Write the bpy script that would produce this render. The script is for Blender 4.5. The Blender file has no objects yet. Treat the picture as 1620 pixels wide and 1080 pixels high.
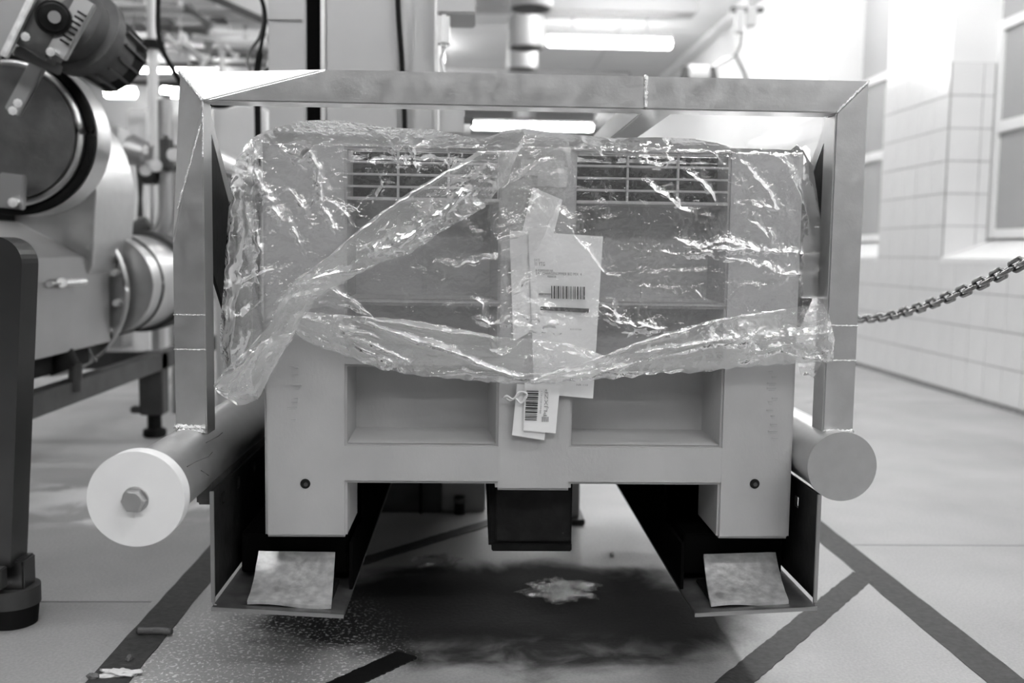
import bpy, bmesh, math, random
import numpy as np
from mathutils import Vector, Matrix
random.seed(7); RNG = np.random.RandomState(7)
C = bpy.context.scene.collection
scn = bpy.context.scene

# ------------------------------------------------------------------ camera
F = 1575.0; PSI = math.atan(60/F); TH = math.atan(142/F); ROLL = .0145; CH = .83
fwd = Vector((math.sin(PSI)*math.cos(TH), math.cos(PSI)*math.cos(TH), -math.sin(TH)))
r0 = Vector((math.cos(PSI), -math.sin(PSI), 0)); u0 = r0.cross(fwd)
RT = r0*math.cos(ROLL)+u0*math.sin(ROLL); UP = u0*math.cos(ROLL)-r0*math.sin(ROLL)
CAM = Vector((0, 0, CH))
cd = bpy.data.cameras.new('camera'); cam = bpy.data.objects.new('camera', cd); C.objects.link(cam)
cd.sensor_width = 36; cd.lens = F/1620*36; cd.clip_start = .05; cd.clip_end = 200
cd.dof.use_dof = True; cd.dof.focus_distance = 1.86; cd.dof.aperture_fstop = 2.6
m = Matrix((RT, UP, -fwd)).transposed().to_4x4(); m.translation = CAM
cam.matrix_world = m
scn.camera = cam

def ray(px, py): return fwd*F+RT*(px-810)+UP*(540-py)
def P(px, py, Y): d = ray(px, py); return CAM+d*(Y/d.y)          # point seen at a pixel, on the plane at depth Y
def PX(px, py, X): d = ray(px, py); return CAM+d*(X/d.x)
def PZ(px, py, Z=0.0): d = ray(px, py); return CAM+d*((Z-CH)/d.z)

# ------------------------------------------------------------------ world, light, exposure
w = bpy.data.worlds.new('world'); scn.world = w; w.use_nodes = True
bg = w.node_tree.nodes['Background']; bg.inputs[0].default_value = (.5, .5, .5, 1); bg.inputs[1].default_value = .10
scn.view_settings.view_transform = 'Standard'; scn.view_settings.look = 'None'
scn.view_settings.gamma = 1; scn.view_settings.use_curve_mapping = False
scn.view_settings.exposure = 0.08
TUBE_E = 45.0
FIX = [  # ceiling fluorescents; unseen ones over the frame and over or behind the camera added for glints: (x, y, along)
    (-1.25, 1.9, 'x'), (1.4, .5, 'x'), (-.1, -1.6, 'x'), (2.2, -1.6, 'x'), (-2.6, -2.4, 'x'), (2.1, 3.4, 'y'), (2.1, 5.6, 'y'), (2.1, 7.8, 'y'), (1.6, 9.4, 'x'), (-3.2, 5.5, 'x'), (-4.6, 8.6, 'x'), (-1.2, 13.5, 'x'), (-4.6, 15, 'x')]

# ------------------------------------------------------------------ materials
def nodes(name):
    m = bpy.data.materials.new(name); m.use_nodes = True
    nt = m.node_tree; return m, nt, nt.nodes['Principled BSDF']
def g3(v): return (v, v, v, 1)
def mat(name, v, rough=.5, metal=0., noise=0., scale=20., bump=0., bscale=60., spec=.5, stretch=(1, 1, 1), emit=0., rnoise=0.):
    m, nt, b = nodes(name)
    b.inputs['Base Color'].default_value = g3(v); b.inputs['Roughness'].default_value = rough
    b.inputs['Metallic'].default_value = metal; b.inputs['Specular IOR Level'].default_value = spec
    if emit: b.inputs['Emission Color'].default_value = g3(1); b.inputs['Emission Strength'].default_value = emit
    if noise or bump or rnoise:
        tc = nt.nodes.new('ShaderNodeTexCoord'); mp = nt.nodes.new('ShaderNodeMapping')
        mp.inputs['Scale'].default_value = stretch; nt.links.new(tc.outputs['Object'], mp.inputs[0])
        n = nt.nodes.new('ShaderNodeTexNoise'); n.inputs['Scale'].default_value = scale; n.inputs['Detail'].default_value = 6
        nt.links.new(mp.outputs[0], n.inputs[0])
        if noise:
            r = nt.nodes.new('ShaderNodeMapRange'); r.inputs[1].default_value = .3; r.inputs[2].default_value = .7
            r.inputs[3].default_value = v*(1-noise); r.inputs[4].default_value = min(1, v*(1+noise))
            nt.links.new(n.outputs[0], r.inputs[0]); nt.links.new(r.outputs[0], b.inputs['Base Color'])
        if rnoise:
            r = nt.nodes.new('ShaderNodeMapRange'); r.inputs[1].default_value = .3; r.inputs[2].default_value = .7
            r.inputs[3].default_value = max(.03, rough-rnoise); r.inputs[4].default_value = rough+rnoise
            nt.links.new(n.outputs[0], r.inputs[0]); nt.links.new(r.outputs[0], b.inputs['Roughness'])
        if bump:
            n2 = nt.nodes.new('ShaderNodeTexNoise'); n2.inputs['Scale'].default_value = bscale; n2.inputs['Detail'].default_value = 5
            nt.links.new(mp.outputs[0], n2.inputs[0])
            bp = nt.nodes.new('ShaderNodeBump'); bp.inputs['Strength'].default_value = bump; bp.inputs['Distance'].default_value = .01
            nt.links.new(n2.outputs[0], bp.inputs['Height']); nt.links.new(bp.outputs[0], b.inputs['Normal'])
    return m
M = {
 'bin': mat('bin_plastic', .405, .42, noise=.07, scale=9, bump=.05, bscale=160, stretch=(1, 1, .6)),
 'steel': mat('satin_steel', .60, .36, 1, noise=.04, scale=40, bump=.02, bscale=200, rnoise=.03),
 'steel_face': mat('ground_steel', .62, .36, 1, noise=.05, scale=30, bump=.03, bscale=180, rnoise=.04),
 'steel_bright': mat('pale_sheen_steel', .88, .44, .9, noise=.18, scale=60, bump=.05, bscale=80, rnoise=.08),  # pale base stands in for lamp reflections on the entry lips
 'steel_dark': mat('dull_dark_steel', .07, .55, .5, noise=.25, scale=10, bump=.05),
 'steel_mid': mat('machine_steel', .40, .42, .95, noise=.05, scale=6, bump=.01),
 'weld': mat('weld_metal', .75, .28, 1, noise=.3, scale=200, bump=.5, bscale=400),
 'stand': mat('dark_satin_steel', .13, .32, 1, noise=.1, scale=5),
 'overhead': mat('grey_pipe_paint', .22, .6),
 'black': mat('black_rubber', .008, .7, noise=.4, scale=12, bump=.1, spec=.12),
 'blackpaint': mat('black_coating', .010, .5, noise=.5, scale=30, bump=.08, spec=.15),
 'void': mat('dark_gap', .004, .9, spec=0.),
 'plate': mat('shade_scratch_steel', .08, .5, .6, noise=.5, scale=20),  # dark tone holds shade on channel plate and bracket; tube scratches share it
 'white_plastic': mat('white_plastic', .86, .38, noise=.03, scale=12),
 'wall': mat('white_wall_paint', .80, .55, noise=.02, scale=3),
 'tile': mat('glazed_tile', .74, .16, noise=.02, scale=5),
 'grout': mat('tile_grout', .30, .9, noise=.2, scale=30),
 'frame_white': mat('window_paint', .78, .35),
 'blind': mat('grey_panel', .36, .6),
 'ceiling': mat('ceiling_panel_paint', .78, .6, noise=.02, scale=2),
 'beam': mat('ceiling_beam_paint', .42, .6),
 'mast': mat('mast_steel', .40, .5, .3, noise=.05, scale=4),
 'pale': mat('pale_enamel', .62, .45, noise=.05, scale=4),
 'stripe': mat('floor_stripe_paint', .042, .6, noise=.3, scale=70, bump=.15, bscale=140, spec=.3),
 'stripe_dark': mat('dark_stripe_paint', .008, .5, noise=.3, scale=60, spec=.2),  # near-black version for one short diagonal line
 'lamp': mat('lamp_diffuser', .9, .5, emit=TUBE_E),
 'sticker': mat('faded_sticker', .52, .6, noise=.06, scale=60),
 'paper': mat('paper', .80, .7, noise=.03, scale=20),
 'ink': mat('ink', .03, .6), 'inkgrey': mat('faded_ink', .28, .7),
 'chain': mat('chain_steel', .26, .25, 1, noise=.2, scale=80),
 'motor': mat('motor_housing', .10, .45, .3, noise=.3, scale=12, bump=.1),
 'debris': mat('brown_debris', .14, .7, noise=.3, scale=60, bump=.5),
 'scrap': mat('white_scrap', .75, .5, noise=.1, scale=60, bump=.4),
}
# pane glass
m, nt, b = nodes('window_glass'); b.inputs['Base Color'].default_value = g3(.52); b.inputs['Roughness'].default_value = .05; b.inputs['Transmission Weight'].default_value = .35
b.inputs['Specular IOR Level'].default_value = .9; M['glass'] = m
# film: thin milky polythene, glossy on both faces
def film_mat(name, milk, dens, rough=.09, gl=1.0):
    m = bpy.data.materials.new(name); m.use_nodes = True; nt = m.node_tree; nt.nodes.clear()
    N = nt.nodes.new; L = nt.links.new
    out = N('ShaderNodeOutputMaterial'); tr = N('ShaderNodeBsdfTransparent'); tr.inputs[0].default_value = g3(.97)
    df = N('ShaderNodeBsdfDiffuse'); df.inputs[0].default_value = g3(milk); tl = N('ShaderNodeBsdfTranslucent'); tl.inputs[0].default_value = g3(milk)
    dm = N('ShaderNodeMixShader'); dm.inputs[0].default_value = .5; L(df.outputs[0], dm.inputs[1]); L(tl.outputs[0], dm.inputs[2])
    lw = N('ShaderNodeLayerWeight'); lw.inputs[0].default_value = .35
    # a slanting film puts more material in the line of sight
    mr = N('ShaderNodeMapRange'); mr.inputs[1].default_value = 0; mr.inputs[2].default_value = 1; mr.inputs[3].default_value = dens; mr.inputs[4].default_value = min(.95, dens*3.2)
    L(lw.outputs['Facing'], mr.inputs[0])
    mx = N('ShaderNodeMixShader'); L(mr.outputs[0], mx.inputs[0]); L(tr.outputs[0], mx.inputs[1]); L(dm.outputs[0], mx.inputs[2])
    fr = N('ShaderNodeFresnel'); fr.inputs[0].default_value = 1.52
    mu = N('ShaderNodeMath'); mu.operation = 'MULTIPLY'; mu.inputs[1].default_value = 1.9*gl; mu.use_clamp = True; L(fr.outputs[0], mu.inputs[0]); fr.inputs[0].default_value = 1.55
    gs = N('ShaderNodeBsdfGlossy'); gs.inputs['Roughness'].default_value = rough; gs.inputs[0].default_value = g3(.97)
    m2 = N('ShaderNodeMixShader'); L(mu.outputs[0], m2.inputs[0]); L(mx.outputs[0], m2.inputs[1]); L(gs.outputs[0], m2.inputs[2])
    tc = N('ShaderNodeTexCoord'); n = N('ShaderNodeTexNoise'); n.inputs['Scale'].default_value = 70; n.inputs['Detail'].default_value = 3; n.inputs['Distortion'].default_value = 1.0
    L(tc.outputs['Object'], n.inputs[0]); bp = N('ShaderNodeBump'); bp.inputs['Strength'].default_value = .45; bp.inputs['Distance'].default_value = .005
    L(n.outputs[0], bp.inputs['Height']); L(bp.outputs[0], gs.inputs['Normal'])
    L(m2.outputs[0], out.inputs[0]); return m
M['film'] = film_mat('polythene_film', .85, .125, .055)
M['film2'] = film_mat('polythene_film_folded', .90, .27, .07)
M['film3'] = film_mat('polythene_film_over_rim', .94, .46, .10)
M['film_wet'] = film_mat('clear_film_scrap', .08, .02, .16, .10)
# floor
def floor_material():
    m, nt, b = nodes('resin_floor'); N = nt.nodes.new; L = nt.links.new
    geo = N('ShaderNodeNewGeometry')
    def noise(s, d=4, dist=0.):
        n = N('ShaderNodeTexNoise'); n.inputs['Scale'].default_value = s; n.inputs['Detail'].default_value = d; n.inputs['Distortion'].default_value = dist
        L(geo.outputs['Position'], n.inputs[0]); return n.outputs[0]
    def rng(x, a, b_, c, d):
        r = N('ShaderNodeMapRange'); r.interpolation_type = 'SMOOTHSTEP'
        for i, v in enumerate((a, b_, c, d)): r.inputs[i+1].default_value = v
        L(x, r.inputs[0]); return r.outputs[0]
    def math_(op, a, b_):
        n = N('ShaderNodeMath'); n.operation = op
        for i, v in enumerate((a, b_)):
            if isinstance(v, (int, float)): n.inputs[i].default_value = v
            else: L(v, n.inputs[i])
        return n.outputs[0]
    def blob(cx, cy, rx, ry, soft, amt):     # ellipse mask with a soft, noisy edge
        s = N('ShaderNodeVectorMath'); s.operation = 'SUBTRACT'; L(geo.outputs['Position'], s.inputs[0]); s.inputs[1].default_value = (cx, cy, 0)
        q = N('ShaderNodeVectorMath'); q.operation = 'MULTIPLY'; L(s.outputs[0], q.inputs[0]); q.inputs[1].default_value = (1/rx, 1/ry, 0)
        l = N('ShaderNodeVectorMath'); l.operation = 'LENGTH'; L(q.outputs[0], l.inputs[0])
        d = math_('ADD', l.outputs['Value'], math_('MULTIPLY', math_('SUBTRACT', noise(5, 5, .6), .5), amt))
        return rng(d, 1-soft, 1+soft, 1, 0)
    base = rng(noise(1.3, 5), .3, .7, .30, .38)
    base = math_('MULTIPLY', base, rng(noise(160, 2), .3, .7, .9, 1.08))
    shade_dirt = blob(.08, 2.25, .56, .34, .16, .8)  # darker ellipse: dirt and under-bin shade painted into the floor colour
    base = math_('MULTIPLY', base, math_('SUBTRACT', 1, math_('MULTIPLY', shade_dirt, .90)))
    smear = math_('MULTIPLY', blob(.15, 1.97, .42, .10, .6, 1.2), rng(noise(11, 8, .5), .42, .78, 0, 1))
    base = math_('ADD', base, math_('MULTIPLY', smear, .16))
    gritz = blob(-.42, 1.93, .25, .40, .35, .7)
    grit = rng(noise(130, 2, .4), .56, .64, 0, 1)
    base = math_('ADD', base, math_('MULTIPLY', math_('MULTIPLY', gritz, grit), .46))
    spill = math_('MULTIPLY', blob(-1.25, 3.2, .5, .26, .4, 1.2), rng(noise(4, 5, .6), .42, .6, 0, 1))
    base = math_('ADD', base, math_('MULTIPLY', spill, .5))
    L(base, b.inputs['Base Color'])
    rg = math_('ADD', rng(noise(2.5, 4), .3, .7, .36, .52), math_('MULTIPLY', shade_dirt, .25)); L(math_('SUBTRACT', .5, math_('MULTIPLY', shade_dirt, .4)), b.inputs['Specular IOR Level'])
    L(rg, b.inputs['Roughness'])
    bp = N('ShaderNodeBump'); bp.inputs['Strength'].default_value = .25; bp.inputs['Distance'].default_value = .004
    L(math_('ADD', noise(90, 3), math_('MULTIPLY', math_('MULTIPLY', gritz, grit), 2.0)), bp.inputs['Height']); L(bp.outputs[0], b.inputs['Normal'])
    return m
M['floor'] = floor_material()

# ------------------------------------------------------------------ object helpers
ORG = {}
def tag(o, label=None, cat=None, group=None, kind=None):
    if label: o['label'] = label
    if cat: o['category'] = cat
    if group: o['group'] = group
    if kind: o['kind'] = kind
    return o
def empty(name, loc, label, cat, group=None):
    o = bpy.data.objects.new(name, None); C.objects.link(o); o.location = loc; o.empty_display_size = .05
    ORG[o.name] = Vector(loc); return tag(o, label, cat, group)
def link(name, me, material, parent=None, origin=None):
    o = bpy.data.objects.new(name, me); C.objects.link(o)
    if material: me.materials.clear(); me.materials.append(material)
    vs = [v.co.copy() for v in me.vertices]
    if origin is None:
        mn = Vector([min(v[i] for v in vs) for i in range(3)]); mx = Vector([max(v[i] for v in vs) for i in range(3)]); origin = (mn+mx)/2
        if parent is None: origin.z = mn.z
    origin = Vector(origin)
    me.transform(Matrix.Translation(-origin))
    po = ORG[parent.name] if parent is not None else Vector((0, 0, 0))
    if parent is not None: o.parent = parent
    o.location = origin-po; ORG[o.name] = origin
    return o
def mesh_bm(bm, smooth=False):
    me = bpy.data.meshes.new('mesh'); bmesh.ops.recalc_face_normals(bm, faces=bm.faces); bm.to_mesh(me); bm.free()
    if smooth: smooth_me(me)
    return me
def smooth_me(me, ang=None):
    for p in me.polygons: p.use_smooth = True
    if ang is not None: me.set_sharp_from_angle(angle=math.radians(ang))
def poly(name, verts, faces, material, parent=None, smooth=False, bev=0, recalc=True):
    bm = bmesh.new(); vs = [bm.verts.new(v) for v in verts]
    for f in faces: bm.faces.new([vs[i] for i in f])
    if recalc: bmesh.ops.recalc_face_normals(bm, faces=bm.faces)
    if bev: bmesh.ops.bevel(bm, geom=list(bm.edges), offset=bev, segments=2, affect='EDGES', clamp_overlap=True)
    me = bpy.data.meshes.new('mesh'); bm.to_mesh(me); bm.free()
    if smooth: smooth_me(me)
    return link(name, me, material, parent)
def add_box(bm, x0, x1, y0, y1, z0, z1, bev=0, mtx=None):
    r = bmesh.ops.create_cube(bm, size=1)
    for v in r['verts']:
        v.co = Vector(((x0+x1)/2+v.co.x*(x1-x0), (y0+y1)/2+v.co.y*(y1-y0), (z0+z1)/2+v.co.z*(z1-z0)))
        if mtx: v.co = mtx @ v.co
    if bev:
        es = {e for v in r['verts'] for e in v.link_edges}
        bmesh.ops.bevel(bm, geom=list(es), offset=bev, segments=2, affect='EDGES', clamp_overlap=True)
def box(name, x0, x1, y0, y1, z0, z1, material, parent=None, bev=.002, mtx=None):
    bm = bmesh.new(); add_box(bm, x0, x1, y0, y1, z0, z1, bev, mtx)
    me = mesh_bm(bm); smooth_me(me, 40) if bev else None
    return link(name, me, material, parent)
def boxes(name, L, material, parent=None, bev=0):
    bm = bmesh.new()
    for b in L: add_box(bm, *b, bev)
    me = mesh_bm(bm); smooth_me(me, 40)
    return link(name, me, material, parent)
def frame_dirs(d):
    d = Vector(d).normalized(); a = Vector((0, 0, 1)) if abs(d.z) < .9 else Vector((1, 0, 0))
    x = d.cross(a).normalized(); return d, x, x.cross(d).normalized()
def add_cyl(bm, p0, p1, r, r2=None, seg=32, bev=0, caps=True):
    p0, p1 = Vector(p0), Vector(p1); d, x, y = frame_dirs(p1-p0); r2 = r if r2 is None else r2
    A = [bm.verts.new(p0+(x*math.cos(t)+y*math.sin(t))*r) for t in [2*math.pi*i/seg for i in range(seg)]]
    B = [bm.verts.new(p1+(x*math.cos(t)+y*math.sin(t))*r2) for t in [2*math.pi*i/seg for i in range(seg)]]
    for i in range(seg): bm.faces.new((A[i], A[(i+1) % seg], B[(i+1) % seg], B[i]))
    if caps:
        f1 = bm.faces.new(A); f2 = bm.faces.new(B)
        if bev: bmesh.ops.bevel(bm, geom=list(f1.edges)+list(f2.edges), offset=bev, segments=3, affect='EDGES')
def cyl(name, p0, p1, r, material, parent=None, r2=None, seg=32, bev=0):
    bm = bmesh.new(); add_cyl(bm, p0, p1, r, r2, seg, bev); me = mesh_bm(bm); smooth_me(me, 35)
    return link(name, me, material, parent)
def add_tube(bm, pts, r, seg=10, caps=True):
    pts = [Vector(p) for p in pts]; rings = []; up = None
    for i, p in enumerate(pts):
        t = (pts[min(i+1, len(pts)-1)]-pts[max(i-1, 0)]).normalized()
        if up is None: _, x, y = frame_dirs(t)
        else: x = (up-t*up.dot(t)).normalized(); y = t.cross(x)
        up = x; rr = r[i] if isinstance(r, (list, tuple)) else r
        rings.append([bm.verts.new(p+(x*math.cos(a)+y*math.sin(a))*rr) for a in [2*math.pi*k/seg for k in range(seg)]])
    for a, b in zip(rings, rings[1:]):
        for i in range(seg): bm.faces.new((a[i], a[(i+1) % seg], b[(i+1) % seg], b[i]))
    if caps: bm.faces.new(rings[0]); bm.faces.new(rings[-1])
def tube(name, pts, r, material, parent=None, seg=10):
    bm = bmesh.new(); add_tube(bm, pts, r, seg); me = mesh_bm(bm, True); smooth_me(me, 60)
    return link(name, me, material, parent)
def add_bar(bm, p0, p1, wdt, hgt, side=None, bev=0):     # square section bar between two points
    p0, p1 = Vector(p0), Vector(p1); d = (p1-p0); L = d.length; d.normalize()
    a = Vector(side) if side else Vector((0, 0, 1)); x = d.cross(a).normalized(); y = x.cross(d).normalized()
    mt = Matrix((x, d, y)).transposed().to_4x4(); mt.translation = p0
    add_box(bm, -wdt/2, wdt/2, 0, L, -hgt/2, hgt/2, bev, mt)
def bar(name, p0, p1, wdt, hgt, material, parent=None, side=None, bev=.002):
    bm = bmesh.new(); add_bar(bm, p0, p1, wdt, hgt, side, bev); me = mesh_bm(bm); smooth_me(me, 40)
    return link(name, me, material, parent)
def curve_pts(pts, n=10):       # Catmull-Rom through points
    pts = [Vector(p) for p in pts]; q = [pts[0]]+pts+[pts[-1]]; out = []
    for i in range(1, len(q)-2):
        a, b, c, d = q[i-1:i+3]
        for k in range(n):
            t = k/n; out.append(.5*((2*b)+(c-a)*t+(2*a-5*b+4*c-d)*t*t+(3*b-a-3*c+d)*t**3))
    out.append(pts[-1]); return out
def dup(o, loc=None, parent=None):
    c = o.copy(); C.objects.link(c)
    if parent is not None: c.parent = parent
    if loc is not None:
        ORG[c.name] = Vector(loc); c.location = Vector(loc)-(ORG[parent.name] if parent is not None else Vector((0, 0, 0)))
    return c
def weld(name, p0, p1, r, parent, n=None):
    p0, p1 = Vector(p0), Vector(p1); L = (p1-p0).length; n = n or max(6, int(L/.004)); pts = []; rr = []
    for i in range(n+1):
        pts.append(p0.lerp(p1, i/n)+Vector((random.uniform(-1, 1), random.uniform(-.3, .3), random.uniform(-1, 1)))*r*.25); rr.append(r*(.75+.4*(i % 2)+random.uniform(-.1, .1)))
    return tube(name, pts, rr, M['weld'], parent, 8)

# ------------------------------------------------------------------ the room
W = 2.92; CEIL = 3.55; BACK = 24.0; LEFT = -7.5
fl = box('floor', LEFT-.2, W+.5, -4, BACK+.2, -.2, 0, M['floor'], None, 0); tag(fl, kind='structure', label='grey resin floor with dark painted lines, dusty in places, dirt and shade painted in under the bin')
def floor_strip(name, pts, parent, material, z=.0012):
    n = len(pts); v = [Vector((p[0], p[1], z)) for p in pts]+[Vector((p[0], p[1], -.004)) for p in pts]
    f = [list(range(n))]+[[i, (i+1) % n, n+(i+1) % n, n+i] for i in range(n)]
    return poly(name, v, f, material, parent)
def band(p0, p1, wd, n=60, jit=.0016, taper=0):
    p0, p1 = Vector(p0).to_2d(), Vector(p1).to_2d(); d = (p1-p0).normalized(); q = Vector((-d.y, d.x)); a = []; b = []
    for i in range(n+1):
        t = i/n; c = p0.lerp(p1, t); ww = wd/2*(1-taper*(t > .94)*.5)
        a.append(c+q*(ww+random.uniform(-jit, jit))); b.append(c-q*(ww+random.uniform(-jit, jit)))
    return a+b[::-1]
zz = .0008
for p0, p1, wd in [((1.055, -1), (1.055, 3.1), .083), ((1.03, 2.51), (.42, 1.735), .062), ((-.70, -1), (-.69, 2.95), .082),
                   ((-.46, 2.42), (.13, 3.08), .05), ((-.30, 1.78), (-.13, 1.99), .055), ((.9, 1.1), (.35, .4), .062)]:
    zz += .0004; floor_strip('painted_line', band(p0, p1, wd, jit=.0016), fl, M['stripe_dark' if p0[0] == -.30 else 'stripe'], zz)
M['joint'] = mat('floor_joint', .16, .7)
for y, x0, x1 in [(2.775, 1.1, W), (2.30, -3.5, -.75), (5.6, -3.0, W)]:
    floor_strip('floor_joint', [(x0, y-.003), (x1, y-.003), (x1, y+.003), (x0, y+.003)], fl, M['joint'], .0006)

# right-hand wall, built as masonry around two window niches
NX = 3.20
wr = boxes('wall_right', [
    (W, W+.5, -4, 3.9, 0, CEIL), (W, W+.5, 3.9, 6.15, 0, .80), (W, W+.5, 6.15, 7.13, 0, CEIL),
    (W, W+.5, 7.13, 8.38, 0, .80), (W, W+.5, 8.38, BACK, 0, CEIL),
    (NX+.06, W+.5, 3.9, 6.15, .80, .97), (NX+.06, W+.5, 3.9, 6.15, 2.28, CEIL), (NX+.06, W+.5, 7.13, 8.38, .80, .97), (NX+.06, W+.5, 7.13, 8.38, 2.28, CEIL)], M['wall'], None, 0)
tag(wr, kind='structure', label='white wall with large square tiles up to head height')
# grout bed and individual tiles (0.2 m squares, lines at z = .03 + .2 k)
def grout(x0, x1, y0, y1, z0, z1): return (x0, x1, y0, y1, z0, z1)
boxes('grout_bed', [(W-.004, W+.001, .95, 9.15, 0, .83), (W-.004, W+.001, 6.15, 7.13, .83, 2.03), (W-.004, W+.001, 8.38, 10.78, .83, 2.03),
                    (W, NX+.05, 6.146, 6.151, .83, 2.03)], M['grout'], wr)
TG = .005; tile_me = None
def tile(cx, cy, cz, wy, hz, axis='x'):
    global tile_me
    if axis == 'x': dims = (.008, wy-TG, hz-TG)
    else: dims = (wy-TG, .008, hz-TG)
    key = (round(dims[0], 4), round(dims[1], 4), round(dims[2], 4))
    if key not in tile.cache:
        o = box('tile', cx-dims[0]/2, cx+dims[0]/2, cy-dims[1]/2, cy+dims[1]/2, cz-dims[2]/2, cz+dims[2]/2, M['tile'], wr, .0012)
        tile.cache[key] = o
    else: o = dup(tile.cache[key], (cx, cy, cz), wr)
    o.rotation_euler = (0, random.uniform(-.002, .002), random.uniform(-.003, .003))
tile.cache = {}
for k in range(-26, 15):
    y0 = 6.15+.2*k
    for r in range(4): tile(W-.006, y0+.1, .03+.2*r+.1, .2, .2)
for k in range(5):
    for r in range(4, 10): tile(W-.006, 6.15+.2*k+.1 if k < 4 else 6.15+.89, .03+.2*r+.1, .2 if k < 4 else .18, .2)
for r in range(4, 10):
    tile(W+.1, 6.144, .03+.2*r+.1, .2, .2, 'y'); tile(W+.235, 6.144, .03+.2*r+.1, .07, .2, 'y')
for k in range(12):
    for r in range(4, 10): tile(W-.006, 8.38+.2*k+.1, .03+.2*r+.1, .2, .2)
# window sills: sloping, rising towards the glass
for y0, y1 in ((3.9, 6.15), (7.13, 8.38)):
    poly('sill', [(W-.012, y0, .80), (W-.012, y1, .80), (NX+.06, y1, .80), (NX+.06, y0, .80), (W-.012, y0, .83), (W-.012, y1, .83), (NX+.06, y1, .955), (NX+.06, y0, .955)],
         [(0, 1, 2, 3), (4, 5, 6, 7), (0, 1, 5, 4), (1, 2, 6, 5), (2, 3, 7, 6), (3, 0, 4, 7)], M['frame_white'], wr)
def window(name, y0, y1, mull):
    fr = boxes(name, [(NX, NX+.05, y0, y1, .955, 1.01), (NX, NX+.05, y0, y1, 2.22, 2.28), (NX, NX+.05, y0, y0+.055, 1.01, 2.22),
                      (NX, NX+.05, y1-.055, y1, 1.01, 2.22)], M['frame_white'], None, 0)
    tag(fr, kind='structure')
    box('mullion', NX-.004, NX+.05, y0+.055, y1-.055, 1.60, 1.67, M['frame_white'], fr, .004)
    for z0, z1 in ((1.01, 1.60), (1.67, 2.22)):
        for a, b_ in zip([y0+.055]+mull, mull+[y1-.055]): box('pane', NX+.02, NX+.026, a+.012*(a in mull), b_-.012*(b_ in mull), z0, z1, M['glass'], fr, 0)
    for a in mull:
        for z0, z1 in ((1.01, 1.60), (1.67, 2.22)): box('glazing_bar', NX+.005, NX+.045, a-.012, a+.012, z0, z1, M['frame_white'], fr, .002)
    box('upper_panel', NX+.02, NX+.05, y0, y1, 2.28, CEIL, M['blind'], fr, 0)
    return fr
tag(window('window_1', 3.9, 6.15, [5.0]), label='white framed window in the nearer tiled niche')
tag(window('window_2', 7.13, 8.38, []), label='white framed window in the farther tiled niche')
box('outside_wall', W+1.6, W+1.7, -2, 14, -.2, 5, M['blind'], wr, 0)
wb = box('wall_back', LEFT-.2, W+.5, BACK, BACK+.2, 0, CEIL, M['wall'], None, 0); tag(wb, kind='structure')
wp = box('wall_far', LEFT, -2.7, 16, 16.15, 0, CEIL, mat('grey_partition', .30, .6), None, 0); tag(wp, kind='structure', label='grey partition wall far behind the pipework')
wl = box('wall_left', LEFT-.2, LEFT, -4, BACK, 0, CEIL, M['wall'], None, 0); tag(wl, kind='structure')
ce = box('ceiling', LEFT-.2, W+.5, -4, BACK+.2, CEIL+.02, CEIL+.2, M['beam'], None, 0); tag(ce, kind='structure', label='pale panelled ceiling with shallow beams')
first = None
for i in range(9):
    for j in range(12):
        x = W-.6-1.2*i; y = -3.2+2.4*j
        if y > BACK-1: continue
        if first is None: first = box('ceiling_panel', x-.59, x+.59, y-1.19, y+1.19, CEIL, CEIL+.02, M['ceiling'], ce, .004)
        else: dup(first, (x, y, CEIL+.01), ce)
for y in (2.2, 6.2, 10.6, 15.2, 19.6): box('beam', LEFT, 2.3, y, y+.30, CEIL-.20, CEIL, M['beam'], ce, .01)
box('coving', W-.12, W, -4, BACK, CEIL-.10, CEIL, M['wall'], wr, .01)

# ceiling fluorescents
def fixture(c, L, label, axis='x', hang=.14, group='ceiling fluorescent lamps'):
    t = empty('ceiling_lamp', (c[0], c[1], c[2]), label, 'lamp', group)
    dx, dy = (L/2, .07) if axis == 'x' else (.07, L/2)
    bm = bmesh.new(); p = Vector(c); d = Vector((L/2, 0, 0)) if axis == 'x' else Vector((0, L/2, 0))
    add_cyl(bm, p-d, p+d, .06, seg=16, bev=.02); me = mesh_bm(bm); smooth_me(me, 60)
    link('diffuser', me, M['lamp'], t)
    box('housing', c[0]-dx, c[0]+dx, c[1]-dy, c[1]+dy, c[2]+.045, c[2]+.095, M['frame_white'], t, .006)
    for s in (-.6, .6): box('bracket', c[0]+s*(dx if axis == 'x' else 0)-.01, c[0]+s*(dx if axis == 'x' else 0)+.01, c[1]+s*(dy if axis != 'x' else 0)-.01, c[1]+s*(dy if axis != 'x' else 0)+.01, c[2]+.09, CEIL+.005, M['frame_white'], t, 0)
    return t
FL = ['added unseen above the left corner of the frame', 'added unseen above the camera to the right', 'added unseen behind the camera near the middle', 'added unseen behind the camera to the right', 'added unseen behind the camera far to the left', 'nearest along the right wall', 'second along the right wall', 'third along the right wall',
      'crosswise near the right wall', 'above the tumbling machine', 'beyond the tumbling machine', 'over the far middle of the hall', 'over the far left of the hall']
for (x, y, ax), l in zip(FIX, FL): fixture((x, y, 3.36), 1.5, 'fluorescent ceiling lamp '+l, ax)
a, b_ = P(866, 66, 11.7), P(1062, 68, 11.7)
fixture(((a.x+b_.x)/2, 11.7, (a.z+b_.z)/2), b_.x-a.x, 'long glowing tube lamp on the ceiling above the right half of the top bar', group=None)
a, b_ = P(760, 200, 20), P(925, 200, 20)
fixture(((a.x+b_.x)/2, 20, (a.z+b_.z)/2), b_.x-a.x+.3, 'farther glowing ceiling lamp seen just under the top bar', group=None)
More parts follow.
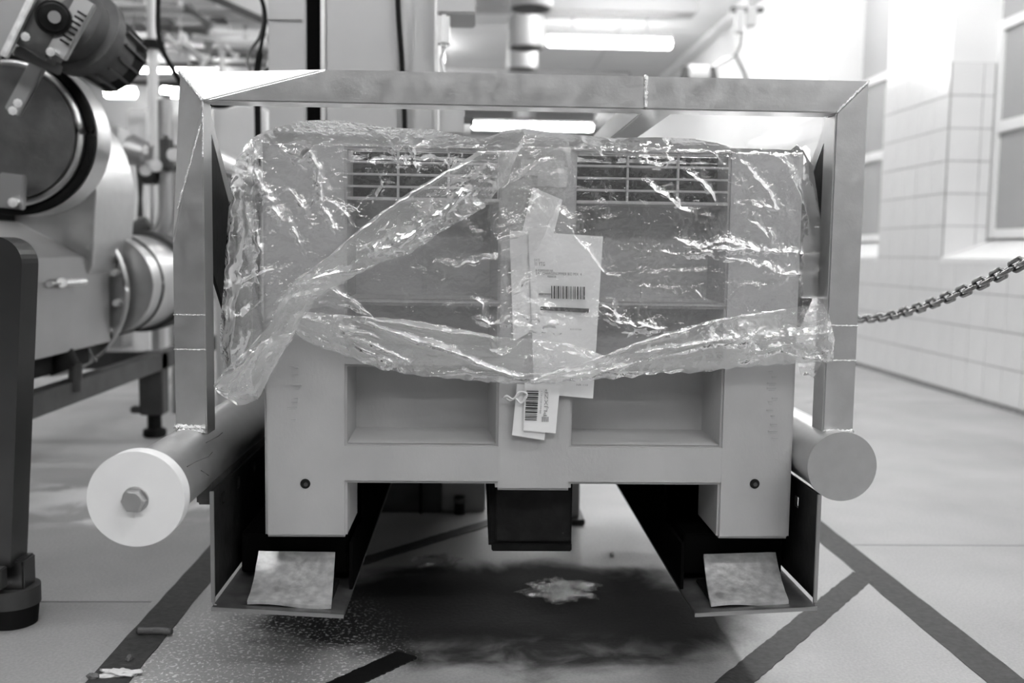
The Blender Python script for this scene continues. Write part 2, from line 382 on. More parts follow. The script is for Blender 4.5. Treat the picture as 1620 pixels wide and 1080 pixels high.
# round extract cowls hanging from the ceiling
for px, py, Y, lab in [(840, 14, 8.5, 'nearest round extract cowl cut off by the top edge'), (832, 76, 10.2, 'dark round extract cowl left of the long glowing lamp'),
                       (826, 110, 11.9, 'pale round extract cowl just above the top bar'), (829, 190, 15.7, 'far round extract cowl seen under the top bar')]:
    p = P(px, py, Y); t = empty('ceiling_cowl', (p.x, Y, p.z), lab, 'vent', 'round extract cowls on the ceiling')
    cyl('drum', (p.x, Y, p.z), (p.x, Y, p.z+.30), .18, M['mast'], t, seg=32, bev=.01)
    cyl('collar', (p.x, Y, p.z+.30), (p.x, Y, CEIL+.005), .13, M['mast'], t, seg=24)
    cyl('grille', (p.x, Y, p.z-.006), (p.x, Y, p.z+.002), .165, M['steel_dark'], t, seg=32)
# bracket, cable and round lamp on the right wall near the ceiling
t = empty('wall_bracket', P(1178, 40, 9.0), 'dark hanging bracket high on the right wall near the ceiling', 'bracket')
a = P(1178, 52, 9.0)
boxes('plate', [(a.x-.09, a.x-.02, 8.95, 9.05, a.z, a.z+.2), (a.x+.01, a.x+.09, 8.95, 9.05, a.z+.06, a.z+.22)], M['blind'], t)
box('arm', a.x-.13, a.x+.16, 8.97, 9.03, a.z+.18, a.z+.22, M['steel_dark'], t)
box('drop_rod', a.x, a.x+.03, 8.985, 9.015, a.z+.2, CEIL+.005, M['blind'], t, 0)
tube('strut', curve_pts([P(1176, 48, 9.0), P(1172, 70, 9.0), P(1163, 88, 9.0)], 6), .012, M['steel_dark'], t, 6)
t = empty('conduit', P(1150, 100, 9.1), 'thin angled conduit with dark lamp heads beside the ceiling bracket', 'pipe')
tube('pipe', [P(1125, 108, 9.1), P(1140, 97, 9.1), P(1164, 87, 9.1), P(1178, 116, 9.1), P(1185, 150, 9.1)], .018, M['steel_mid'], t, 6)
for px in (1084, 1127):
    p = P(px, 118, 9.1); cyl('lamp_head', p+Vector((0, 0, -.05)), p+Vector((0, 0, .07)), .055, M['steel_dark'], t, seg=16, r2=.03)
p = P(1104, 118, 9.1); cyl('drum', p+Vector((-.09, 0, 0)), p+Vector((.09, 0, 0)), .085, M['pale'], t, seg=20)
bar('light_rail', P(1180, 8, 9.2), P(1182, 108, 9.2), .03, .03, M['frame_white'], t, side=(0, 1, 0))

# ------------------------------------------------------------------ lifting mast behind the bin
ms = empty('lifting_mast', (-.3, 3.3, 0), 'tall pale steel lifting mast with black vertical slot behind the bin', 'mast')
def mx(px): return P(px, 60, 3.2).x
box('left_profile', mx(424), mx(484), 3.2, 3.5, 0, 3.4, M['mast'], ms, .004)
box('slot', mx(484), mx(510), 3.215, 3.5, .0, 3.4, M['void'], ms, 0)
box('guide_rail', mx(508), mx(515), 3.19, 3.24, .0, 3.4, M['steel_face'], ms, .001)
box('cover_panel', mx(515.5), mx(630), 3.2, 3.5, 0, 3.4, M['mast'], ms, .004)
box('cable_channel', mx(630), mx(652), 3.23, 3.5, 0, 3.4, M['steel_mid'], ms, 0)
box('right_profile', mx(652), mx(693), 3.195, 3.5, 0, 3.4, M['mast'], ms, .006)
box('edge_strip', mx(688), mx(694), 3.18, 3.195, 0, 3.4, M['steel_face'], ms, 0)
box('seam_plate', mx(426), mx(478), 3.193, 3.2, .83+2.02*.35, .83+2.02*.3515, M['blind'], ms, 0)
tube('cable', curve_pts([P(628, -60, 3.17), P(630, 20, 3.17), P(636, 100, 3.17), P(640, 190, 3.17), P(640, 330, 3.17), P(650, 480, 3.17)], 8), .008, M['black'], ms, 8)
a = P(695, 168, 3.1); b_ = P(734, 214, 3.1)
box('junction_box', a.x, b_.x, 3.1, 3.2, b_.z, a.z, M['mast'], ms, .008)
box('box_lug', b_.x, b_.x+.028, 3.12, 3.16, b_.z+.035, b_.z+.06, M['steel_dark'], ms); box('box_lug', b_.x, b_.x+.03, 3.12, 3.16, b_.z+.085, b_.z+.10, M['steel_dark'], ms)
cyl('knob', (b_.x, 3.13, b_.z+.02), (b_.x+.02, 3.13, b_.z+.02), .02, M['pale'], ms, seg=16)
a = P(692, 0, 3.1); b_ = P(752, 22, 3.1); box('head_box', a.x, b_.x, 3.1, 3.3, b_.z, b_.z+.5, M['mast'], ms, .005)
a = P(693, 18, 3.1); b_ = P(711, 72, 3.1); box('sensor', a.x, b_.x, 3.1, 3.16, b_.z, a.z, M['frame_white'], ms, .01)
tube('sensor_lead', [P(702, 72, 3.12), P(698, 95, 3.12), P(703, 120, 3.12)], .007, M['frame_white'], ms, 6)
a = P(598, 808, 3.15); b_ = P(664, 700, 3.15)
box('base_block', -.42, P(699, 800, 3.15).x, 3.12, 3.2, 0, .5, M['steel_dark'], ms, .004)
box('base_panel', P(664, 800, 3.12).x, P(668, 800, 3.12).x, 3.10, 3.12, 0, .5, M['black'], ms, 0)
box('foot_plate', P(699, 800, 3.15).x, P(768, 800, 3.15).x, 3.13, 3.2, 0, .45, M['mast'], ms, .004)
p = PZ(727, 812); cyl('anchor_bolt', (p.x, p.y, 0), (p.x, p.y, .055), .017, M['black'], ms, seg=16); cyl('bolt_nut', (p.x, p.y, .036), (p.x, p.y, .05), .021, M['steel_dark'], ms, seg=6)
p = PZ(911, 826); box('side_plate', p.x-.018, p.x+.010, p.y, p.y+.12, .015, .378, M['steel_mid'], ms, .001)
box('side_foot', p.x-.03, p.x+.024, p.y-.03, p.y+.14, 0, .016, M['steel_dark'], ms, .002)
box('cross_beam', -.2, p.x+.010, 3.10, 3.2, .36, .52, M['steel_dark'], ms, .002)

# ------------------------------------------------------------------ lifting cradle (hoop frame, buffer tubes, channels)
cr = empty('lifting_cradle', (.09, 2.3, .16), 'welded steel cradle with hoop frame, side tubes and channels carrying the bin', 'frame')
Y0, Y1 = 1.83, 1.89; XL0, XL1, XR1, XR0 = -.547, -.490, .657, .716; ZT, ZB = 1.150, 1.091; ZC = .83
xa = P(515, 112, Y0).x; zc = P(277, 385, Y0).z
# top bar with the chamfered left corner
v = [(XL1, Y0, ZB), (xa, Y0, ZT), (XR0, Y0, ZT), (XR1, Y0, ZB), (XL0, Y1, ZT), (XR0, Y1, ZT), (XR1, Y1, ZB), (XL1, Y1, ZB)]
f = [(0, 3, 2, 1), (0, 1, 4), (1, 2, 5, 4), (0, 7, 6, 3), (4, 5, 6, 7), (2, 3, 6, 5), (0, 4, 7)]
poly('top_bar', v, f, M['steel_face'], cr, bev=.0022)
# left post with the matching chamfer
zbot = .47
v = [(XL1, Y0, ZB), (XL0, Y0, zc), (XL0, Y0, zbot), (XL1, Y0, zbot), (XL0, Y1, ZT), (XL0, Y1, zbot), (XL1, Y1, zbot), (XL1, Y1, ZB)]
f = [(0, 1, 2, 3), (0, 4, 1), (1, 4, 5, 2), (0, 3, 6, 7), (4, 7, 6, 5), (2, 5, 6, 3), (0, 7, 4)]
poly('post', v, f, M['steel_face'], cr, bev=.0022)
v = [(XR1, Y0, ZB), (XR0, Y0, ZT), (XR0, Y0, zbot), (XR1, Y0, zbot), (XR1, Y1, ZB), (XR0, Y1, ZT), (XR0, Y1, zbot), (XR1, Y1, zbot)]
f = [(0, 1, 2, 3), (4, 7, 6, 5), (1, 5, 6, 2), (0, 3, 7, 4), (0, 4, 5, 1), (2, 6, 7, 3)]
poly('post', v, f, M['steel_face'], cr, bev=.003)
# welds
x = P(1022, 140, Y0).x
weld('weld_seam', (x, Y0-.001, ZB), (x, Y0-.001, ZT), .0035, cr); weld('weld_seam', (x, Y0+.003, ZT), (x, Y1, ZT), .003, cr)
weld('weld_seam', (XL1, Y0, ZB), (XL0, Y1, ZT), .003, cr); weld('weld_seam', (XL1, Y0, ZB), (XL1-.001, Y0, ZB-.10), .0016, cr)
weld('weld_seam', (XL1-.003, Y0-.001, ZB-.04), (P(281, 330, Y0).x, Y0-.001, P(281, 330, Y0).z), .0017, cr, 60)
weld('weld_seam', (XR1, Y0, ZB), (XR0, Y0, ZT), .0024, cr)
for px, py, x0, x1 in [(300, 498, XL0, XL1), (300, 553, XL0, XL1), (1330, 515, XR1, XR0), (1330, 570, XR1, XR0)]:
    z = P(px, py, Y0).z; weld('weld_seam', (x0, Y0-.0005, z), (x1, Y0-.0005, z), .0015, cr)
    weld('weld_seam', (x0 if x0 < 0 else x1, Y0, z), (x0 if x0 < 0 else x1, Y1, z), .0015, cr)
TR = .060; TXL, TZL = -.525, .437; TXR, TZR = .679, .445
zt = TZL+TR*.75
weld('weld_seam', (XL0, Y0-.003, P(300, 674, Y0).z), (XL1, Y0-.003, P(300, 676, Y0).z), .005, cr); weld('weld_seam', (XL0+.004, Y0-.006, P(300, 680, Y0).z), (XL1, Y0-.006, P(300, 681, Y0).z), .004, cr)
weld('weld_seam', (XR1, Y0-.003, P(1330, 682, Y0).z), (XR0, Y0-.003, P(1330, 682, Y0).z), .004, cr)
# braces
box('brace', .316, .376, 1.888, 3.09, 1.098, 1.149, M['steel_face'], cr, .003)
for X, xi in ((-.519, -.491), (.686, .658)):
    bar('brace', (X, 1.885, 1.075), (X, 2.50, .50), .05, .03, M['steel_face'], cr)
    x0, x1 = (xi-.008, xi-.002) if xi < 0 else (xi+.002, xi+.008); v = [(y, z) for y, z in ((1.892, 1.04), (1.892, .79), (2.10, .60), (2.10, .855))]
    poly('side_plate', [(x0, y, z) for y, z in v]+[(x1, y, z) for y, z in v], [(0, 1, 2, 3), (4, 5, 6, 7), (0, 1, 5, 4), (1, 2, 6, 5), (2, 3, 7, 6), (3, 0, 4, 7)], M['blackpaint'], cr)
# buffer tubes
cyl('side_tube', (TXL, 1.575, TZL), (TXL, 3.05, TZL), TR, M['steel_face'], cr, seg=64)
cyl('side_tube', (TXR, 1.788, TZR), (TXR, 3.05, TZR), TR, M['steel_face'], cr, seg=64)
for sc in ([(322, 655), (333, 664), (338, 668)], [(296, 738), (312, 729), (330, 722), (336, 715)], [(326, 700), (345, 690), (352, 684)], [(318, 744), (330, 752)]):
    sp = []
    for px, py in sc:       # scratches follow the tube's skin
        d = ray(px, py); A_ = d.x**2+d.z**2; B_ = 2*(d.x*(0-TXL)+d.z*(CH-TZL)); C_ = TXL**2+(CH-TZL)**2-(TR+.0004)**2; D_ = B_*B_-4*A_*C_
        if D_ > 0: sp.append(CAM+d*((-B_-math.sqrt(D_))/(2*A_)))
    if len(sp) > 1: tube('scratch', sp, .0007, M['plate'], cr, 5)
cyl('end_cap', (TXR, 1.780, TZR), (TXR, 1.789, TZR), .0645, M['steel'], cr, seg=64, bev=.001)
bf = cyl('buffer_disc', (TXL, 1.545, TZL), (TXL, 1.575, TZL), .0755, M['white_plastic'], cr, seg=96, bev=.011); tag(bf, 'white plastic disc with central hexagon bolt')
cyl('washer', (TXL, 1.5425, TZL), (TXL, 1.5455, TZL), .0205, M['steel'], bf, seg=32, bev=.0008)
cyl('hexagon_bolt', (TXL, 1.529, TZL), (TXL, 1.5435, TZL), .0185, M['steel_face'], bf, seg=6, bev=.0015)
cyl('bolt_face', (TXL, 1.5275, TZL), (TXL, 1.5295, TZL), .0145, M['steel'], bf, seg=32, bev=.0005)
box('tube_bracket', TXL+.022, TXL+.050, 1.80, 3.0, TZL-.075, TZL-.03, M['plate'], cr, .004)  # dark steel carries the shade beneath the tube
# channels
def channel(sgn, xo, xi, zf_o, zf_i, holes):
    # outer wall with square holes cut as open cells
    z0 = .175; zt = .392; ys = [1.785]; 
    for h in holes: ys += [h-.011, h+.011]
    ys.append(3.05); zs = [z0+.02, .352, .374, zt] if sgn < 0 else [z0+.02, .338, .360, zt]
    L = []
    for i in range(len(ys)-1):
        for j in range(3):
            if j == 1 and i % 2 == 1: continue
            L.append((xo-.003, xo+.003, ys[i], ys[i+1], zs[j], zs[j+1]))
    boxes('channel_wall', L, M['blackpaint'], cr)
    box('wall_edge', xo-.0035, xo+.0035, 1.780, 1.785, z0+.012, zt, M['steel_mid'], cr, .0006)
    # bottom plate, slightly tilted, with a radiused outer corner
    t = .007
    v = [(xo, 1.77, zf_o), (xi, 1.77, zf_i), (xi, 3.05, zf_i+.004), (xo, 3.05, zf_o+.004)]
    v += [(a, b2, c+t) for a, b2, c in v]
    poly('bottom_plate', v, [(0, 1, 2, 3), (4, 5, 6, 7), (0, 1, 5, 4), (1, 2, 6, 5), (2, 3, 7, 6), (3, 0, 4, 7)], M['plate'], cr, bev=.001)  # dark colour carries the shade inside the channel
    poly('plate_edge', [(xo, 1.7685, zf_o), (xi, 1.7685, zf_i), (xi, 1.7705, zf_i), (xo, 1.7705, zf_o), (xo, 1.7685, zf_o+t), (xi, 1.7685, zf_i+t), (xi, 1.7705, zf_i+t), (xo, 1.7705, zf_o+t)], [(0, 1, 2, 3), (4, 5, 6, 7), (0, 1, 5, 4), (1, 2, 6, 5), (2, 3, 7, 6), (3, 0, 4, 7)], M['steel_mid'], cr)  # paler strip paints in the lit front edge
    tube('corner_bead', [(xo, 1.782, z0+.012), (xo+sgn*-.004, 1.782, z0+.005), (xo-sgn*.012, 1.782, z0+.002)], .003, M['weld'], cr, 6)
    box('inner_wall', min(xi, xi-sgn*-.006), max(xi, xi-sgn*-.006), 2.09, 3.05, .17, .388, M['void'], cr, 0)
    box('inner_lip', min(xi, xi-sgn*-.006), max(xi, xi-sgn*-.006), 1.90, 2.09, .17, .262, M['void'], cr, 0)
channel(-1, -.470, -.232, .175, .161, [1.85, 1.975, 2.115])
channel(1, .640, .412, .177, .164, [1.90])
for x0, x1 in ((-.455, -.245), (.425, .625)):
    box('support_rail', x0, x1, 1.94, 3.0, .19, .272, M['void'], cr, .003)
# entry lips: thin bent plates, lamp reflection put into their pale steel
def lip(tl, tr, bl, br, lab):
    n = 8; mm = 8; top = []; 
    A, B, Cc, D = P(*tl, 1.93), P(*tr, 1.93), P(*bl, 1.79), P(*br, 1.79); vs = []
    for layer in (0, 1):
        for i in range(n+1):
            t = i/n
            for j in range(mm+1):
                s = j/mm; p = A.lerp(B, s).lerp(Cc.lerp(D, s), t); p = p.copy()
                p.z += -.012*math.sin(math.pi*t)*(1-.2*s)+.004*math.sin(2*math.pi*s)*t*.6-layer*.007
                if layer == 0: p += Vector((random.uniform(-1, 1), 0, random.uniform(-1, 1)))*.0004
                vs.append(p)
    f = []; K = (n+1)*(mm+1); g = lambda i, j, l: l*K+i*(mm+1)+j
    for i in range(n):
        for j in range(mm):
            for l in (0, 1): f.append((g(i, j, l), g(i, j+1, l), g(i+1, j+1, l), g(i+1, j, l)))
    for i in range(n):
        for j in (0, mm): f.append((g(i, j, 0), g(i+1, j, 0), g(i+1, j, 1), g(i, j, 1)))
    for j in range(mm):
        for i in (0, n): f.append((g(i, j, 0), g(i, j+1, 0), g(i, j+1, 1), g(i, j, 1)))
    o = poly('entry_lip', vs, f, M['steel_bright'], cr, smooth=False); smooth_me(o.data, 40); tag(o, lab)
    return o
lip((409, 871), (530, 873), (391, 950), (524, 957), 'bright bent steel plate, lamp sheen in its colour'); lip((1113, 876), (1227, 873), (1125, 954), (1248, 949), 'bright bent steel plate, lamp sheen in its colour')
for x0, x1 in ((-.405, -.262), (.452, .588)): box('lip_base', x0, x1, 1.80, 1.94, .168, .180, M['black'], cr, .002)
# black block under the centre of the bin
cb = empty('support_block', (.12, 2.1, .24), 'black rubber-faced block under the middle of the bin', 'block')
a, b_ = P(774, 772, 1.96), P(904, 868, 1.96)
box('block', a.x, b_.x, 1.96, 2.5, b_.z, .385, M['black'], cb, .006)
box('front_pad', a.x+.014, b_.x-.004, 1.950, 1.962, b_.z+.018, .372, M['blackpaint'], cb, .003)
box('base_rib', a.x+.006, b_.x, 1.955, 2.48, b_.z-.004, b_.z+.012, M['black'], cb, .002)

# ------------------------------------------------------------------ the plastic bin
bn = empty('pallet_bin', (.11, 2.48, .277), 'grey plastic pallet bin with vented rim and block feet, wrapped in film', 'bin')
BY = 1.88; D = .098
def bx_(px, py=600): return P(px, py, BY).x
X0, X1 = -.396, .619; PLr = bx_(549, 640); PCl = bx_(785, 640); PCr = bx_(906, 640); PRl = bx_(1141, 640)
Zft = .279; Zu = .385; Zcu = P(845, 776, BY).z; Zb = P(700, 702, BY).z; Zr = P(650, 581, BY).z; Zm = P(1050, 478, BY).z; Zv = P(1030, 321, BY).z; Zrim = 1.029; Zvt = Zrim-.014
Zr2 = Zr+.022
L = [(X0, PLr, BY+.0006, BY+.17, Zft, Zrim-.004), (PRl, X1, BY+.0006, BY+.17, Zft, Zrim-.004), (PCl, PCr, BY+.0006, BY+D, Zcu, Zrim-.004),
     (PLr-.01, PRl+.01, BY+.0012, BY+D, Zu, Zb), (PLr-.01, PRl+.01, BY+.0012, BY+D, Zr, Zr2), (PLr-.01, PRl+.01, BY+.0012, BY+D, Zm-.012, Zm),
     (X0, X1, BY, BY+.04, Zvt, Zrim)]
bm = bmesh.new()
for b2 in L: add_box(bm, *b2, .005)
# side, back walls and bottom
add_box(bm, X0, X0+.035, BY+.1, BY+1.2, Zu, Zrim, .004); add_box(bm, X1-.035, X1, BY+.1, BY+1.2, Zu, Zrim, .004)
add_box(bm, X0, X1, BY+1.165, BY+1.2, Zu, Zrim, .004); add_box(bm, X0, X1, BY+.05, BY+1.2, Zu, Zu+.03, .004)
for xx in ((X0, PLr), (PRl, X1)): add_box(bm, xx[0], xx[1], BY+1.03, BY+1.2, Zft, Zu+.01, .004)
me = mesh_bm(bm); smooth_me(me, 35); link('shell', me, M['bin'], bn)
def recess(x0, x1, z0, z1, dep=D, si=.014, bi=.014, name='panel'):
    y0 = BY+.004; y1 = BY+dep
    v = [(x0, y0, z0), (x1, y0, z0), (x1, y0, z1), (x0, y0, z1), (x0+si*.4, y1, z0+bi), (x1-si, y1, z0+bi), (x1-si, y1, z1-.004), (x0+si*.4, y1, z1-.004)]
    v += [(x0, y1+.01, z0), (x1, y1+.01, z0), (x1, y1+.01, z1), (x0, y1+.01, z1)]
    f = [(4, 5, 6, 7), (0, 1, 5, 4), (1, 2, 6, 5), (2, 3, 7, 6), (3, 0, 4, 7), (8, 9, 10, 11), (0, 1, 9, 8), (1, 2, 10, 9), (2, 3, 11, 10), (3, 0, 8, 11)]
    return poly(name, v, f, M['bin'], bn)
for a, b_ in ((PLr, PCl), (PCr, PRl)):
    recess(a, b_, Zb, Zr); recess(a, b_, Zr2, Zm-.012, .085); recess(a, b_, Zm, Zv, .092, bi=.004)
    # vent grille: louvre bars in front of the dark interior
    vg = box('vent_frame', a, b_, BY+.001, BY+.010, Zv-.003, Zv+.003, M['bin'], bn, .001)
    box('vent_shade', a+.001, b_-.001, BY+.085, BY+.09, Zv, Zvt+.004, M['black'], vg, 0)  # black sheet stands for the shaded inside of the bin
    hb = (Zvt-Zv)/4
    for k in range(1, 4): box('vent_bar', a, b_, BY+.002, BY+.012, Zv+hb*k-.002, Zv+hb*k+.002, M['bin'], vg, .0008)
    for k in (1, 2): 
        xx = a+(b_-a)*k/3; box('vent_rib', xx-.0022, xx+.0022, BY+.003, BY+.012, Zv, Zvt, M['bin'], vg, .0008)
    box('inner_rib', (a+b_)/2-.003, (a+b_)/2+.003, BY+.088, BY+.094, Zm, Zv, M['bin'], bn, .001)
for px in (483, 1194):
    p = P(px, 765, BY); cyl('bolt_hole', (p.x, BY-.0012, p.z), (p.x, BY+.004, p.z), .0095, M['blackpaint'], bn, seg=24, bev=.0008)  # black disc stands for the dark inside of a bolt hole
    cyl('hole_core', (p.x+.001, BY-.002, p.z-.001), (p.x+.001, BY, p.z-.001), .004, M['steel_dark'], bn, seg=12)
# faint worn embossing on the corner posts
for px, n in ((466, 9), (1222, 12)):
    Ls = []
    for k in range(n):
        p = P(px+random.uniform(-5, 5), 575+k*10.5+random.uniform(-5, 5), BY); hw = random.uniform(.004, .009)
        Ls.append((p.x-hw, p.x+hw, BY-.0006, BY+.0005, p.z-.0012, p.z+.0012)); Ls.append((p.x-hw*.6, p.x+hw*.8, BY-.0005, BY+.0005, p.z-.0045, p.z-.0036))
    o = boxes('embossing', Ls, mat('embossed_wear', .365, .5), bn)
# ------------------------------------------------------------------ papers
def text_me(s, size, rot=0):
    cu = bpy.data.curves.new('t', 'FONT'); cu.body = s; cu.size = size; cu.extrude = 0; cu.resolution_u = 2
    o = bpy.data.objects.new('t', cu); C.objects.link(o); dg = bpy.context.evaluated_depsgraph_get(); dg.update()
    me = bpy.data.meshes.new_from_object(o.evaluated_get(dg)); bpy.data.objects.remove(o); return me
def sheet(name, quad, Y, label, group=None, material='paper', curl=.004):
    """quad: TL, TR, BR, BL pixels"""
    A, B, Cc, D_ = [P(px, py, Y) for px, py in quad]; n = 10; vs = []; f = []
    for l in (0, 1):
        for i in range(n+1):
            for j in range(n+1):
                s, t = j/n, i/n; p = A.lerp(B, s).lerp(D_.lerp(Cc, s), t); q = p.copy()
                q.y += -curl*math.sin(math.pi*t*1.1)*(.5+.5*math.cos(3*s))*.6-curl*t**3*.8+l*.0006; vs.append(q)
    K = (n+1)**2; g = lambda i, j, l: l*K+i*(n+1)+j
    for i in range(n):
        for j in range(n):
            for l in (0, 1): f.append((g(i, j, l), g(i, j+1, l), g(i+1, j+1, l), g(i+1, j, l)))
    for k in range(n):
        f += [(g(0, k, 0), g(0, k+1, 0), g(0, k+1, 1), g(0, k, 1)), (g(n, k, 0), g(n, k+1, 0), g(n, k+1, 1), g(n, k, 1)), (g(k, 0, 0), g(k+1, 0, 0), g(k+1, 0, 1), g(k, 0, 1)), (g(k, n, 0), g(k+1, n, 0), g(k+1, n, 1), g(k, n, 1))]
    o = poly(name, vs, f, M[material]); smooth_me(o.data, 40); o['label'] = label; o['category'] = 'label'
    if group: o['group'] = group
    return o
def prints(parent, items, Y, material='ink', name='print'):
    """flat ink: items are pixel quads, laid just in front of the sheet"""
    vs = []; f = []
    for q in items:
        k = len(vs); vs += [P(px, py, Y) for px, py in q]; f.append(tuple(range(k, k+len(q))))
    return poly(name, vs, f, M[material], parent, recalc=False)
def print_text(parent, s, px, py, hpx, Y, ang=0, material='ink', wpx=None):
    me = text_me(s, 1.0); xs = [v.co.x for v in me.vertices]; ys = [v.co.y for v in me.vertices]
    if not xs: return
    w_ = max(xs)-min(xs); h_ = max(ys)-min(ys); sy = hpx/max(h_, .01); sx = (wpx/w_) if wpx else sy; ca, sa = math.cos(ang), math.sin(ang)
    for v in me.vertices:
        u = (v.co.x-min(xs))*sx; q = (v.co.y-min(ys))*sy; X = px+u*ca+q*sa; Yp = py+u*sa-q*ca; v.co = P(X, Yp, Y)
    return link('print_text', me, M[material], parent)
YS = 1.8785
sheet('sticker', [(824, 252), (893, 254), (892, 278), (824, 277)], YS, 'faded pale sticker high on the bin centre, left patch', material='sticker', curl=.0005)
sheet('sticker', [(852, 262), (899, 264), (896, 296), (850, 294)], YS-.0008, 'faded pale sticker overlapping the right side of the other sticker', material='sticker', curl=.0005)
sheet('paper_slip', [(843, 296), (890, 316), (868, 400), (822, 384)], YS-.0016, 'blank paper slip taped at a tilt above the delivery sheet', curl=.002)
sheet('backing_sheet', [(806, 366), (842, 364), (848, 520), (812, 540)], YS-.002, 'plain pale sheet sticking out left of the printed delivery sheet', curl=.002)
dl = sheet('delivery_sheet', [(836, 366), (954, 374), (938, 630), (845, 622)], YS-.006, 'large white printed delivery sheet with barcode behind the film', curl=.003)
YT = YS-.0125
for s, px, py, h, wd, mt_ in [('DATE', 845, 413, 4, 9, 'inkgrey'), ('11 YTG', 846, 420, 6, 16, 'ink'), ('A FORMAAR NR', 847, 429, 3.5, 28, 'ink'), ('LAS  CHARGENUMMER BIO MIX  4', 848, 434, 4.5, 72, 'ink'), ('MERKUR', 866, 439, 3.5, 14, 'ink'), ('PRODUKT', 852, 467, 3, 18, 'inkgrey'), ('No. 10271', 884, 499, 2.5, 18, 'inkgrey'), ('KG 0100', 902, 522, 3, 18, 'inkgrey')]:
    print_text(dl, s, px, py, h, YT, .03, mt_, wd)
bars = []; x = 872
while x < 924:
    wd = random.choice([1, 1, 1.6, 2.6]); bars.append([(x, 452+(x-872)*.03), (x+wd, 452+(x-872)*.03), (x+wd, 472+(x-872)*.03), (x, 472+(x-872)*.03)]); x += wd+random.choice([.9, 1.3, 2.2])
prints(dl, bars, YT, 'ink', 'barcode'); prints(dl, [[(855, 484.5), (932, 488), (931, 495), (855, 490.5)]], YT, 'ink', 'black_bar'); prints(dl, [[(852, 463.5), (872, 464), (872, 467), (852, 466.5)]], YT, 'inkgrey', 'grey_bar')
print_text(dl, 'NR 110', 912, 610, 3, YT-.002, .03, 'inkgrey', 18); print_text(dl, '021', 892, 601, 3, YT-.002, .03, 'inkgrey', 10)
tg2 = sheet('paper_tag', [(818, 607), (872, 612), (861, 696), (810, 688)], 1.868, 'rear paper tag, its lower edge showing under the barcode tag', curl=.001)
tg1 = sheet('paper_tag', [(830, 604), (886, 610), (879, 685), (828, 681)], 1.863, 'hanging barcode tag with upright letters below the film', curl=.001)
YT = 1.8605; bars = []; y = 618
while y < 664:
    hh = random.choice([.9, 1.4, 2.4]); sx = -(y-618)*.06
    bars.append([(833+sx, y-.4), (852+sx, y+.2), (852+sx, y+hh+.2), (833+sx, y+hh-.4)]); y += hh+random.choice([.8, 1.2, 1.8])
prints(tg1, bars, YT, 'ink', 'barcode')
print_text(tg1, 'PLJXZP', 867, 658, 7, YT, -math.pi/2+.06, 'inkgrey', 42); print_text(tg1, '00401827455', 856, 654, 2.2, YT, -math.pi/2+.06, 'inkgrey', 36)
prints(tg1, [[(857+k*3, 659), (858.8+k*3, 659), (858.8+k*3, 667), (857+k*3, 667)] for k in range(4)], YT, 'inkgrey', 'small_bars')
tube('string_knot', curve_pts([P(800, 628, 1.862), P(806, 633, 1.86), P(815, 630, 1.86), P(824, 637, 1.859), P(834, 624, 1.86), P(822, 620, 1.86), P(812, 631, 1.858), P(802, 626, 1.858), P(797, 630, 1.862)], 6), .0022, M['scrap'], tg1, 6)

# ------------------------------------------------------------------ the polythene bag
def noise2(x, y, seed):
    r = np.random.RandomState(seed); n = 256; g = r.rand(n, n)*2*np.pi; gx, gy = np.cos(g), np.sin(g)
    x = np.asarray(x, float); y = np.asarray(y, float); xi = np.floor(x).astype(int); yi = np.floor(y).astype(int); xf = x-xi; yf = y-yi
    def d(i, j): a = (xi+i) % n; b = (yi+j) % n; return gx[a, b]*(xf-i)+gy[a, b]*(yf-j)
    u = xf**3*(xf*(xf*6-15)+10); v = yf**3*(yf*(yf*6-15)+10)
    return ((d(0, 0)*(1-u)+d(1, 0)*u)*(1-v)+(d(0, 1)*(1-u)+d(1, 1)*u)*v)*1.5
def fbm(x, y, s, seed, o=4): return sum(noise2(x/(s/2**k), y/(s/2**k), seed+k)/2**k for k in range(o))
def ridged(x, y, s, seed, o=3): return sum((1-2*np.abs(noise2(x/(s/1.9**k)+3.1*k, y/(s/1.9**k), seed+k)))/1.9**k for k in range(o))
def tri2(x, y, seed, rot=0.):      # faceted noise: flat triangles meeting in sharp creases
    r = np.random.RandomState(seed); n = 128; v = r.rand(n, n)*2-1; jx = (r.rand(n, n)-.5)
    c, s_ = math.cos(rot), math.sin(rot); u = x*c+y*s_; w_ = -x*s_+y*c; u = u+.35*noise2(u*.45, w_*.45, seed+1); w_ = w_+.35*noise2(u*.45, w_*.45, seed+2)
    w_ = w_+.5*u; ui = np.floor(u).astype(int); wi = np.floor(w_).astype(int); a = u-ui; b = w_-wi
    g = lambda i, j: v[(ui+i) % n, (wi+j) % n]
    return np.where(a > b, g(0, 0)*(1-a)+g(1, 0)*(a-b)+g(1, 1)*b, g(0, 0)*(1-b)+g(0, 1)*(b-a)+g(1, 1)*a)
def crumple(x, y, s, seed, o=3): return sum(tri2(x/(s/2**k), y/(s/2**k), seed+7*k, .5+1.1*k)/1.9**k for k in range(o))
def seg_dist(x, y, pts):
    d = np.full(x.shape, 1e9); tt = np.zeros(x.shape); sg = np.zeros(x.shape); L = 0; tot = sum(math.dist(a, b) for a, b in zip(pts, pts[1:]))
    for a, b in zip(pts, pts[1:]):
        l = math.dist(a, b); ux, uy = (b[0]-a[0])/l, (b[1]-a[1])/l; t = np.clip((x-a[0])*ux+(y-a[1])*uy, 0, l)
        dx = x-a[0]-t*ux; dy = y-a[1]-t*uy; e = np.hypot(dx, dy); side = np.sign(-(x-a[0])*uy+(y-a[1])*ux); mk = e < d
        d = np.where(mk, e, d); tt = np.where(mk, (L+t)/tot, tt); sg = np.where(mk, side, sg); L += l
    return d, tt, sg
